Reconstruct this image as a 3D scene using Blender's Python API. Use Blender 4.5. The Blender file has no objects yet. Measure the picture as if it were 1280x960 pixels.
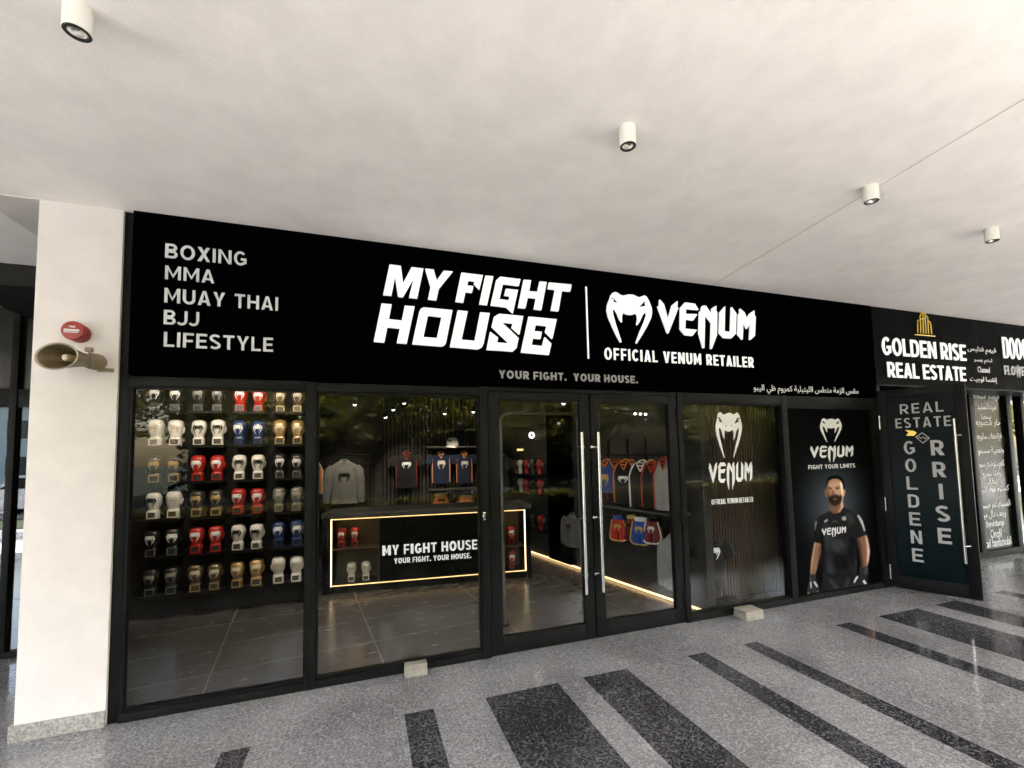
import bpy, bmesh, math, random, unicodedata
import numpy as np
from mathutils import Vector, Matrix, geometry
random.seed(7)
R = math.radians
SC = bpy.context.scene
COL = SC.collection

# ------------------------------------------------------------------ camera, sky, sun, exposure
cam = bpy.data.cameras.new('camera')
camo = bpy.data.objects.new('camera', cam)
COL.objects.link(camo)
_y, _p, _r = R(19.3710299), R(3.72253592), R(-1.28277626)
_f = Vector((math.sin(_y)*math.cos(_p), math.cos(_y)*math.cos(_p), math.sin(_p)))
_rt = Vector((math.cos(_y), -math.sin(_y), 0))
_up = _rt.cross(_f)
_rt2 = math.cos(_r)*_rt + math.sin(_r)*_up
_up2 = -math.sin(_r)*_rt + math.cos(_r)*_up
_m = Matrix((_rt2, _up2, -_f)).transposed().to_4x4()
_m.translation = Vector((1.5125, -3.5775, 1.6168))
camo.matrix_world = _m
cam.sensor_fit = 'HORIZONTAL'
cam.sensor_width = 36
cam.lens = 559.243/1280*36
cam.shift_x = (640-652.04)/1280
cam.shift_y = (531.89-480)/1280
cam.clip_start = 0.05
cam.clip_end = 1000
SC.camera = camo

SUN_EL, SUN_AZ = R(42), R(20)          # azimuth measured from -Y towards +X
sd = Vector((math.sin(SUN_AZ)*math.cos(SUN_EL), -math.cos(SUN_AZ)*math.cos(SUN_EL), math.sin(SUN_EL)))
W = bpy.data.worlds.new('World'); SC.world = W; W.use_nodes = True
wn = W.node_tree.nodes; wl = W.node_tree.links
sky = wn.new('ShaderNodeTexSky'); sky.sky_type = 'NISHITA'; sky.sun_disc = False
sky.sun_elevation = SUN_EL; sky.sun_rotation = math.atan2(sd.x, sd.y)
sky.air_density = 1.2; sky.dust_density = 2.5; sky.ozone_density = 1.0
wl.new(sky.outputs[0], wn['Background'].inputs[0]); wn['Background'].inputs[1].default_value = 0.15
sl = bpy.data.lights.new('sun', 'SUN'); sl.energy = 4.6; sl.angle = R(0.5); sl.color = (1, 0.975, 0.95)
so = bpy.data.objects.new('sun', sl); COL.objects.link(so)
so.rotation_euler = sd.to_track_quat('Z', 'Y').to_euler()
so.location = sd*30
SC.view_settings.view_transform = 'Standard'
SC.view_settings.look = 'None'
EXPO = 3.75
SC.view_settings.exposure = EXPO
KL = 0.72*2**(1.15-EXPO)          # lamps and lit letters were set at exposure 1.15
SC.view_settings.gamma = 1
SC.view_settings.use_curve_mapping = False
SC.cycles.max_bounces = 10
SC.cycles.diffuse_bounces = 4
SC.cycles.glossy_bounces = 5
SC.cycles.transparent_max_bounces = 16
SC.cycles.sample_clamp_indirect = 6
SC.cycles.use_denoising = True
SC.cycles.caustics_reflective = False
SC.cycles.caustics_refractive = False

# ------------------------------------------------------------------ materials
def srgb(r, g, b):
    f = lambda c: ((c/255+0.055)/1.055)**2.4 if c > 10 else c/255/12.92
    return (f(r), f(g), f(b), 1)

def mat(name, col, rough=0.5, metal=0.0, var=0.12, scale=6.0, bump=0.0, bscale=60.0, spec=0.5, emit=None, estr=0.0, coat=0.0, rvar=0.1, stretch=None, sheen=0.0):
    m = bpy.data.materials.new(name); m.use_nodes = True
    nt = m.node_tree; n = nt.nodes; l = nt.links
    b = n['Principled BSDF']
    if len(col) == 3: col = (*col, 1)
    b.inputs['Metallic'].default_value = metal
    b.inputs['Specular IOR Level'].default_value = spec
    b.inputs['Coat Weight'].default_value = coat
    b.inputs['Sheen Weight'].default_value = sheen
    tc = n.new('ShaderNodeTexCoord'); mp = n.new('ShaderNodeMapping')
    if stretch: mp.inputs['Scale'].default_value = stretch
    l.new(tc.outputs['Object'], mp.inputs[0])
    nz = n.new('ShaderNodeTexNoise'); nz.inputs['Scale'].default_value = scale; nz.inputs['Detail'].default_value = 6; nz.inputs['Roughness'].default_value = 0.6
    l.new(mp.outputs[0], nz.inputs[0])
    cr = n.new('ShaderNodeValToRGB'); cr.color_ramp.elements[0].position = 0.3; cr.color_ramp.elements[1].position = 0.7
    cr.color_ramp.elements[0].color = tuple(c*(1-var) for c in col[:3])+(1,)
    cr.color_ramp.elements[1].color = tuple(min(1, c*(1+var*0.6)) for c in col[:3])+(1,)
    l.new(nz.outputs[0], cr.inputs[0]); l.new(cr.outputs[0], b.inputs['Base Color'])
    mr = n.new('ShaderNodeMapRange'); mr.inputs[1].default_value = 0.3; mr.inputs[2].default_value = 0.7
    mr.inputs[3].default_value = max(0.02, rough-rvar); mr.inputs[4].default_value = min(1, rough+rvar)
    l.new(nz.outputs[0], mr.inputs[0]); l.new(mr.outputs[0], b.inputs['Roughness'])
    if bump > 0:
        bz = n.new('ShaderNodeTexNoise'); bz.inputs['Scale'].default_value = bscale; bz.inputs['Detail'].default_value = 5
        l.new(mp.outputs[0], bz.inputs[0])
        bp = n.new('ShaderNodeBump'); bp.inputs['Strength'].default_value = bump; bp.inputs['Distance'].default_value = 0.01
        l.new(bz.outputs[0], bp.inputs['Height']); l.new(bp.outputs[0], b.inputs['Normal'])
    if emit:
        b.inputs['Emission Color'].default_value = (*emit[:3], 1); b.inputs['Emission Strength'].default_value = estr*KL
    return m

def math_node(nt, op, a, b=None, c=None):
    n = nt.nodes.new('ShaderNodeMath'); n.operation = op
    for i, v in enumerate((a, b, c)):
        if v is None: continue
        if isinstance(v, (int, float)): n.inputs[i].default_value = v
        else: nt.links.new(v, n.inputs[i])
    return n.outputs[0]

def glass_mat(name, tint=(0.93, 0.935, 0.93), ior=1.235):
    m = bpy.data.materials.new(name); m.use_nodes = True
    nt = m.node_tree; n = nt.nodes; l = nt.links
    n.remove(n['Principled BSDF'])
    ge = n.new('ShaderNodeNewGeometry')
    i = math_node(nt, 'MULTIPLY_ADD', ge.outputs['Backfacing'], 1/ior-ior, ior)
    fr = n.new('ShaderNodeFresnel'); l.new(i, fr.inputs['IOR'])
    tr = n.new('ShaderNodeBsdfTransparent'); tr.inputs[0].default_value = (*tint, 1)
    gl = n.new('ShaderNodeBsdfGlossy'); gl.inputs['Roughness'].default_value = 0.0
    # faint dirt keeps the reflection from being perfect
    mx = n.new('ShaderNodeMixShader'); l.new(fr.outputs[0], mx.inputs[0]); l.new(tr.outputs[0], mx.inputs[1]); l.new(gl.outputs[0], mx.inputs[2])
    l.new(mx.outputs[0], n['Material Output'].inputs[0])
    return m

def granite(name, base, dark, light, swirl=0.35, rough=0.16, tile=0.6, joint=0.45):
    m = bpy.data.materials.new(name); m.use_nodes = True
    nt = m.node_tree; n = nt.nodes; l = nt.links; b = n['Principled BSDF']
    tc = n.new('ShaderNodeTexCoord')
    v = n.new('ShaderNodeTexVoronoi'); v.inputs['Scale'].default_value = 140; l.new(tc.outputs['Object'], v.inputs[0])
    z = n.new('ShaderNodeTexNoise'); z.inputs['Scale'].default_value = 55; z.inputs['Detail'].default_value = 4; l.new(tc.outputs['Object'], z.inputs[0])
    big = n.new('ShaderNodeTexNoise'); big.inputs['Scale'].default_value = 1.3; big.inputs['Detail'].default_value = 5; l.new(tc.outputs['Object'], big.inputs[0])
    sw = n.new('ShaderNodeTexNoise'); sw.inputs['Scale'].default_value = 11; sw.inputs['Detail'].default_value = 1.5; l.new(tc.outputs['Object'], sw.inputs[0])
    fr = math_node(nt, 'FRACT', math_node(nt, 'MULTIPLY', sw.outputs[0], 8.0))
    band = math_node(nt, 'ABSOLUTE', math_node(nt, 'SUBTRACT', fr, 0.5))         # 0 .. 0.5
    sm = n.new('ShaderNodeMapRange'); sm.interpolation_type = 'SMOOTHSTEP'; sm.inputs[1].default_value = 0.26; sm.inputs[2].default_value = 0.5
    l.new(band, sm.inputs[0])
    sep = n.new('ShaderNodeSeparateColor'); l.new(v.outputs['Color'], sep.inputs[0])
    k = math_node(nt, 'ADD', math_node(nt, 'MULTIPLY', sep.outputs[0], 0.45), math_node(nt, 'MULTIPLY', z.outputs[0], 0.55))
    k = math_node(nt, 'ADD', k, math_node(nt, 'MULTIPLY', math_node(nt, 'SUBTRACT', sm.outputs[0], 0.35), swirl))
    k = math_node(nt, 'ADD', k, math_node(nt, 'MULTIPLY', math_node(nt, 'SUBTRACT', big.outputs[0], 0.5), 0.9))
    cr = n.new('ShaderNodeValToRGB'); e = cr.color_ramp.elements
    e[0].position = 0.18; e[0].color = (*dark, 1); e[1].position = 0.85; e[1].color = (*light, 1)
    x = e.new(0.5); x.color = (*base, 1)
    l.new(k, cr.inputs[0])
    br = n.new('ShaderNodeTexBrick'); br.offset = 0; br.inputs['Scale'].default_value = 1; br.inputs['Mortar Size'].default_value = 0.0024
    br.inputs['Brick Width'].default_value = tile; br.inputs['Row Height'].default_value = tile
    br.inputs['Mortar Smooth'].default_value = 0.3
    mp = n.new('ShaderNodeMapping'); mp.inputs['Location'].default_value = (0.12, 0.56, 0); l.new(tc.outputs['Object'], mp.inputs[0]); l.new(mp.outputs[0], br.inputs[0])
    mx = n.new('ShaderNodeMix'); mx.data_type = 'RGBA'; l.new(math_node(nt, 'MULTIPLY', br.outputs['Fac'], joint), mx.inputs[0])
    l.new(cr.outputs[0], mx.inputs[6]); mx.inputs[7].default_value = (dark[0]*0.6, dark[1]*0.6, dark[2]*0.6, 1)
    l.new(mx.outputs[2], b.inputs['Base Color'])
    mr = n.new('ShaderNodeMapRange'); mr.inputs[1].default_value = 0.3; mr.inputs[2].default_value = 0.7; mr.inputs[3].default_value = rough*0.6; mr.inputs[4].default_value = rough*1.7
    l.new(big.outputs[0], mr.inputs[0]); l.new(mr.outputs[0], b.inputs['Roughness'])
    b.inputs['Specular IOR Level'].default_value = 0.55
    bp = n.new('ShaderNodeBump'); bp.inputs['Strength'].default_value = 0.04; bp.inputs['Distance'].default_value = 0.002
    l.new(k, bp.inputs['Height']); l.new(bp.outputs[0], b.inputs['Normal'])
    return m

def tile_floor(name):
    m = bpy.data.materials.new(name); m.use_nodes = True
    nt = m.node_tree; n = nt.nodes; l = nt.links; b = n['Principled BSDF']
    tc = n.new('ShaderNodeTexCoord'); mp = n.new('ShaderNodeMapping'); mp.inputs['Rotation'].default_value = (0, 0, R(-7.2)); mp.inputs['Location'].default_value = (0.73, 0.1, 0)
    l.new(tc.outputs['Object'], mp.inputs[0])
    br = n.new('ShaderNodeTexBrick'); br.offset = 0; br.inputs['Scale'].default_value = 1; br.inputs['Mortar Size'].default_value = 0.005; br.inputs['Mortar Smooth'].default_value = 0.2
    br.inputs['Brick Width'].default_value = 1.2; br.inputs['Row Height'].default_value = 0.6
    br.inputs['Color1'].default_value = (0.085, 0.08, 0.076, 1); br.inputs['Color2'].default_value = (0.105, 0.098, 0.092, 1); br.inputs['Mortar'].default_value = (0.25, 0.235, 0.215, 1)
    l.new(mp.outputs[0], br.inputs[0])
    z = n.new('ShaderNodeTexNoise'); z.inputs['Scale'].default_value = 5; z.inputs['Detail'].default_value = 8; z.inputs['Roughness'].default_value = 0.65
    mp2 = n.new('ShaderNodeMapping'); mp2.inputs['Scale'].default_value = (1, 3.5, 1); l.new(mp.outputs[0], mp2.inputs[0]); l.new(mp2.outputs[0], z.inputs[0])
    hs = n.new('ShaderNodeHueSaturation'); l.new(br.outputs[0], hs.inputs['Color'])
    mr = n.new('ShaderNodeMapRange'); mr.inputs[1].default_value = 0.3; mr.inputs[2].default_value = 0.7; mr.inputs[3].default_value = 0.85; mr.inputs[4].default_value = 1.15
    l.new(z.outputs[0], mr.inputs[0]); l.new(mr.outputs[0], hs.inputs['Value']); l.new(hs.outputs[0], b.inputs['Base Color'])
    m2 = n.new('ShaderNodeMapRange'); m2.inputs[1].default_value = 0.3; m2.inputs[2].default_value = 0.7; m2.inputs[3].default_value = 0.24; m2.inputs[4].default_value = 0.28
    l.new(z.outputs[0], m2.inputs[0]); l.new(m2.outputs[0], b.inputs['Roughness'])
    return m

def plaster(name, col, blotch=0.07, fine=0.25):
    m = bpy.data.materials.new(name); m.use_nodes = True
    nt = m.node_tree; n = nt.nodes; l = nt.links; b = n['Principled BSDF']
    tc = n.new('ShaderNodeTexCoord')
    z1 = n.new('ShaderNodeTexNoise'); z1.inputs['Scale'].default_value = 4.2; z1.inputs['Detail'].default_value = 8; z1.inputs['Roughness'].default_value = 0.62; l.new(tc.outputs['Object'], z1.inputs[0])
    z2 = n.new('ShaderNodeTexNoise'); z2.inputs['Scale'].default_value = 0.55; z2.inputs['Detail'].default_value = 3; l.new(tc.outputs['Object'], z2.inputs[0])
    z3 = n.new('ShaderNodeTexNoise'); z3.inputs['Scale'].default_value = 120; z3.inputs['Detail'].default_value = 3; l.new(tc.outputs['Object'], z3.inputs[0])
    k = math_node(nt, 'ADD', math_node(nt, 'MULTIPLY', z1.outputs[0], 0.82), math_node(nt, 'MULTIPLY', z2.outputs[0], 0.18))
    k = math_node(nt, 'ADD', k, math_node(nt, 'MULTIPLY', math_node(nt, 'SUBTRACT', z3.outputs[0], 0.5), fine))
    cr = n.new('ShaderNodeValToRGB'); e = cr.color_ramp.elements
    e[0].position = 0.40; e[0].color = tuple(c*(1-blotch*1.6) for c in col)+(1,)
    e[1].position = 0.60; e[1].color = tuple(min(1, c*(1+blotch)) for c in col)+(1,)
    l.new(k, cr.inputs[0]); l.new(cr.outputs[0], b.inputs['Base Color'])
    b.inputs['Roughness'].default_value = 0.85; b.inputs['Specular IOR Level'].default_value = 0.25
    bp = n.new('ShaderNodeBump'); bp.inputs['Strength'].default_value = 0.25; bp.inputs['Distance'].default_value = 0.004
    l.new(z3.outputs[0], bp.inputs['Height']); l.new(bp.outputs[0], b.inputs['Normal'])
    return m

M = {}
M['granite'] = granite('grey_granite', (0.198, 0.200, 0.207), (0.105, 0.106, 0.111), (0.325, 0.328, 0.338), rough=0.07, swirl=0.26)
M['dark_granite'] = granite('dark_granite', (0.034, 0.035, 0.040), (0.013, 0.013, 0.016), (0.12, 0.123, 0.133), swirl=0.36, rough=0.07, joint=0.25)
M['skirting'] = granite('skirting_granite', (0.28, 0.27, 0.25), (0.15, 0.145, 0.135), (0.40, 0.385, 0.36), rough=0.3, joint=0)
M['shop_tile'] = tile_floor('shop_tile')
M['ceiling'] = plaster('ceiling_plaster', (0.89, 0.845, 0.81), 0.030, 0.30)
M['pillar'] = plaster('pillar_plaster', (0.715, 0.67, 0.65), 0.03)
M['soffit'] = plaster('soffit_panel', (0.66, 0.625, 0.58), 0.03)
M['groove'] = mat('groove', (0.60, 0.57, 0.55), 0.9)
M['frame'] = mat('black_aluminium', (0.0065, 0.007, 0.0066), 0.42, 0.0, 0.35, 5, 0.03, 200, 0.10, rvar=0.08)
M['frame2'] = mat('black_steel', (0.005, 0.005, 0.005), 0.5, spec=0.12)
M['sign'] = mat('black_sign_panel', (0.0008, 0.0008, 0.0009), 0.6, spec=0.0, var=0.25, scale=2)
M['glass'] = glass_mat('window_glass')
M['mirror_glass'] = glass_mat('reflective_glass', (0.25, 0.26, 0.27), 2.3)
M['lit_letters'] = mat('lit_letters', (0.8, 0.8, 0.8), 0.4, emit=(1, 0.99, 0.97), estr=0.34)
M['grey_letters'] = mat('grey_letters', (0.60, 0.61, 0.63), 0.5, var=0.05)
M['white_vinyl'] = mat('white_vinyl', (0.82, 0.82, 0.82), 0.45, var=0.04, emit=(1, 1, 1), estr=0.0)
M['gold'] = mat('gold_letters', (0.75, 0.52, 0.09), 0.35, 0.35, emit=(1, 0.68, 0.12), estr=0.06)
M['gold_sign'] = mat('charcoal_sign_panel', (0.0042, 0.0042, 0.0046), 0.6, spec=0.02)
M['steel'] = mat('brushed_steel', (0.58, 0.56, 0.54), 0.28, 1.0, 0.08, 30, stretch=(1, 1, 0.05))
M['chrome'] = mat('chrome', (0.8, 0.8, 0.8), 0.15, 1.0, 0.03)
M['light_white'] = mat('white_enamel', (0.80, 0.77, 0.72), 0.45, var=0.04)
M['black_ring'] = mat('black_ring', (0.01, 0.01, 0.01), 0.4)
M['reflector'] = mat('lamp_reflector', (0.62, 0.6, 0.56), 0.25, 0.9, 0.1)
M['lens'] = mat('lamp_lens', (0.30, 0.29, 0.28), 0.12, 0.0, 0.15, 30)
M['red_alarm'] = mat('red_plastic', (0.30, 0.018, 0.014), 0.35, var=0.15, scale=20)
M['red_dark'] = mat('red_base', (0.25, 0.014, 0.012), 0.4, var=0.15, scale=20)
M['horn'] = mat('beige_horn', (0.27, 0.21, 0.135), 0.5, var=0.18, scale=12)
M['horn_in'] = mat('beige_horn_bell', (0.12, 0.088, 0.043), 0.5, var=0.2, scale=12)
M['stone'] = mat('pale_stone', (0.27, 0.25, 0.21), 0.8, var=0.25, scale=18, bump=0.4, bscale=50)
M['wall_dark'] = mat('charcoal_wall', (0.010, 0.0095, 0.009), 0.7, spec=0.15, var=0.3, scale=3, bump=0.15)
M['wall_lit'] = plaster('charcoal_concrete_lit', (0.034, 0.031, 0.028), 0.22, 0.4)  # paler copy of the charcoal wall, spotlight brightness put into the colour
M['wall_slat'] = mat('dark_slats', (0.040, 0.034, 0.029), 0.6, spec=0.2, var=0.3, scale=8, stretch=(8, 8, 0.6))
M['brown_slat'] = mat('brown_slats', (0.075, 0.055, 0.039), 0.55, spec=0.2, var=0.3, scale=6, stretch=(8, 8, 0.5))
M['shelf'] = mat('black_shelf', (0.006, 0.006, 0.006), 0.5, spec=0.15)
M['counter_top'] = mat('dark_countertop', (0.06, 0.057, 0.054), 0.4, spec=0.3, var=0.2, scale=8)
M['counter_in'] = mat('showcase_interior', (0.075, 0.052, 0.030), 0.6, var=0.15)
M['led_white'] = mat('led_white', (0.9, 0.9, 0.9), 0.5, emit=(1, 0.74, 0.42), estr=3.0)
M['led_warm'] = mat('led_warm', (0.9, 0.7, 0.4), 0.5, emit=(1, 0.62, 0.22), estr=1.1)
M['led_floor'] = mat('led_floor', (0.9, 0.7, 0.4), 0.5, emit=(1, 0.60, 0.26), estr=2.2)
M['spot_lens'] = mat('spot_lens', (0.9, 0.9, 0.9), 0.5, emit=(1, 0.95, 0.86), estr=7)
M['door_navy'] = mat('navy_door_film', (0.0022, 0.0062, 0.0078), 0.16, spec=0.03, var=0.2, scale=1.5)

# ------------------------------------------------------------------ building helpers
class MB:
    def __init__(s): s.bm = bmesh.new()
    def box(s, x0, x1, y0, y1, z0, z1, bev=0.0, rot=None, c=None):
        bm = bmesh.new(); bmesh.ops.create_cube(bm, size=1)
        for v in bm.verts:
            v.co = Vector(((x0+x1)/2+v.co.x*(x1-x0), (y0+y1)/2+v.co.y*(y1-y0), (z0+z1)/2+v.co.z*(z1-z0)))
        if bev > 0: bmesh.ops.bevel(bm, geom=bm.edges[:], offset=bev, segments=2, affect='EDGES', profile=0.6)
        if rot is not None:
            o = Vector(c) if c is not None else Vector(((x0+x1)/2, (y0+y1)/2, (z0+z1)/2))
            for v in bm.verts: v.co = o+rot @ (v.co-o)
        s._add(bm); return s
    def _add(s, bm):
        me = bpy.data.meshes.new('tmp'); bm.to_mesh(me); bm.free(); s.bm.from_mesh(me); bpy.data.meshes.remove(me)
    def loft(s, rings, cap=True, close=True):
        vs = [[s.bm.verts.new(p) for p in r] for r in rings]
        n = len(rings[0])
        for a, b in zip(vs, vs[1:]):
            for i in range(n if close else n-1):
                j = (i+1) % n
                s.bm.faces.new((a[i], a[j], b[j], b[i]))
        if cap:
            s.bm.faces.new(list(reversed(vs[0]))); s.bm.faces.new(vs[-1])
        return s
    def tube(s, path, r, n=10, cap=True):
        P = [Vector(p) for p in path]; rings = []
        rr = r if isinstance(r, (list, tuple)) else [r]*len(P)
        u = None
        for i, p in enumerate(P):
            d = (P[min(i+1, len(P)-1)]-P[max(i-1, 0)]).normalized()
            if u is None:
                u = d.orthogonal().normalized()
            else:
                u = (u-d*u.dot(d)).normalized()
            w = d.cross(u)
            rings.append([p+rr[i]*(math.cos(2*math.pi*k/n)*u+math.sin(2*math.pi*k/n)*w) for k in range(n)])
        return s.loft(rings, cap)
    def lathe(s, prof, axis='Z', o=(0, 0, 0), n=28, cap=True):
        o = Vector(o); rings = []
        for r, h in prof:
            ring = []
            for k in range(n):
                a = 2*math.pi*k/n; c, q = r*math.cos(a), r*math.sin(a)
                ring.append(o+(Vector((c, q, h)) if axis == 'Z' else Vector((c, h, q)) if axis == 'Y' else Vector((h, c, q))))
            rings.append(ring)
        return s.loft(rings, cap)
    def poly(s, loops, y0, y1):
        """prism of 2-D loops (x, z), outline first, then holes; front at y0, back at y1"""
        loops = [[Vector((p[0], 0, p[1])) for p in lp] for lp in loops]
        flat = [p for lp in loops for p in lp]
        tris = geometry.tessellate_polygon(loops)
        f = [s.bm.verts.new((p.x, y0, p.z)) for p in flat]
        b = [s.bm.verts.new((p.x, y1, p.z)) for p in flat]
        for t in tris:
            try: s.bm.faces.new([f[i] for i in t]); s.bm.faces.new([b[i] for i in reversed(t)])
            except ValueError: pass
        k = 0
        for lp in loops:
            for i in range(len(lp)):
                j = (i+1) % len(lp)
                try: s.bm.faces.new((f[k+i], f[k+j], b[k+j], b[k+i]))
                except ValueError: pass
            k += len(lp)
        return s
    def xf(s, m):
        for v in s.bm.verts: v.co = m @ v.co
        return s
    def mesh(s, name, m, smooth=None):
        bmesh.ops.recalc_face_normals(s.bm, faces=s.bm.faces[:])
        me = bpy.data.meshes.new(name); s.bm.to_mesh(me); s.bm.free()
        for mm in (m if isinstance(m, (list, tuple)) else [m]): me.materials.append(mm)
        if smooth is not None:
            me.polygons.foreach_set('use_smooth', [True]*len(me.polygons))
            me.set_sharp_from_angle(angle=R(smooth))
        return me
    def build(s, name, m, parent=None, smooth=None):
        return link(name, s.mesh(name, m, smooth), parent)

def link(name, data, parent=None):
    o = bpy.data.objects.new(name, data); COL.objects.link(o)
    if parent: o.parent = parent
    return o
def tag(o, label, cat, group=None):
    o['label'] = label; o['category'] = cat
    if group: o['group'] = group
    return o
def thing(name, label, cat, loc=(0, 0, 0), rz=0, group=None):
    o = link(name, None); o.location = loc; o.rotation_euler = (0, 0, rz)
    return tag(o, label, cat, group)
def struct(o, kind='structure'): o['kind'] = kind; return o
def copy_tree(o, parent=None):
    c = o.copy(); COL.objects.link(c); c.parent = parent
    for ch in list(o.children): copy_tree(ch, c)
    return c

def text(name, body, x0, x1, z0, z1, y, m, parent=None, ext=0.002, bold=0.0, spacing=1.0, res=3, shear=0.0):
    cu = bpy.data.curves.new(name, 'FONT'); cu.body = body; cu.size = 1; cu.resolution_u = res; cu.offset = bold; cu.space_character = spacing; cu.shear = shear
    o = bpy.data.objects.new('tmp', cu); COL.objects.link(o)
    dg = bpy.context.evaluated_depsgraph_get(); me = bpy.data.meshes.new_from_object(o.evaluated_get(dg), depsgraph=dg)
    bpy.data.objects.remove(o); bpy.data.curves.remove(cu)
    co = np.zeros(len(me.vertices)*3); me.vertices.foreach_get('co', co); co = co.reshape(-1, 3)
    lo = co.min(0); hi = co.max(0)
    q = np.zeros_like(co)
    q[:, 0] = x0+(co[:, 0]-lo[0])/(hi[0]-lo[0])*(x1-x0)
    q[:, 2] = z0+(co[:, 1]-lo[1])/(hi[1]-lo[1])*(z1-z0)
    q[:, 1] = y
    bm = bmesh.new(); bm.from_mesh(me); bm.verts.ensure_lookup_table()
    for v, c in zip(bm.verts, q): v.co = c
    for f in bm.faces: f.normal_update()
    r = bmesh.ops.extrude_face_region(bm, geom=bm.faces[:])
    for v in [g for g in r['geom'] if isinstance(g, bmesh.types.BMVert)]: v.co.y -= ext
    bmesh.ops.recalc_face_normals(bm, faces=bm.faces[:])
    me.clear_geometry(); bm.to_mesh(me); bm.free(); me.name = name; me.materials.clear(); me.materials.append(m)
    return link(name, me, parent)

# Arabic letters joined by hand: presentation forms in visual order
_AF = {}
for _c in range(0xFE70, 0xFEFD):
    _d = unicodedata.decomposition(chr(_c)).split()
    if len(_d) == 2 and _d[0] in ('<initial>', '<medial>', '<final>', '<isolated>'):
        _AF.setdefault(chr(int(_d[1], 16)), {})[_d[0][1:-1]] = chr(_c)
def arabic(s):
    out = []
    for wd in s.split(' '):
        w = ''
        for i, ch in enumerate(wd):
            f = _AF.get(ch, {'isolated': ch})
            pj = i > 0 and 'initial' in _AF.get(wd[i-1], {})
            nj = i < len(wd)-1 and 'initial' in f and 'final' in _AF.get(wd[i+1], {})
            pj = pj and 'final' in f
            w += f.get('medial' if pj and nj else 'final' if pj else 'initial' if nj else 'isolated', ch)
        out.append(w)
    return ' '.join(o[::-1] for o in reversed(out))

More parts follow.
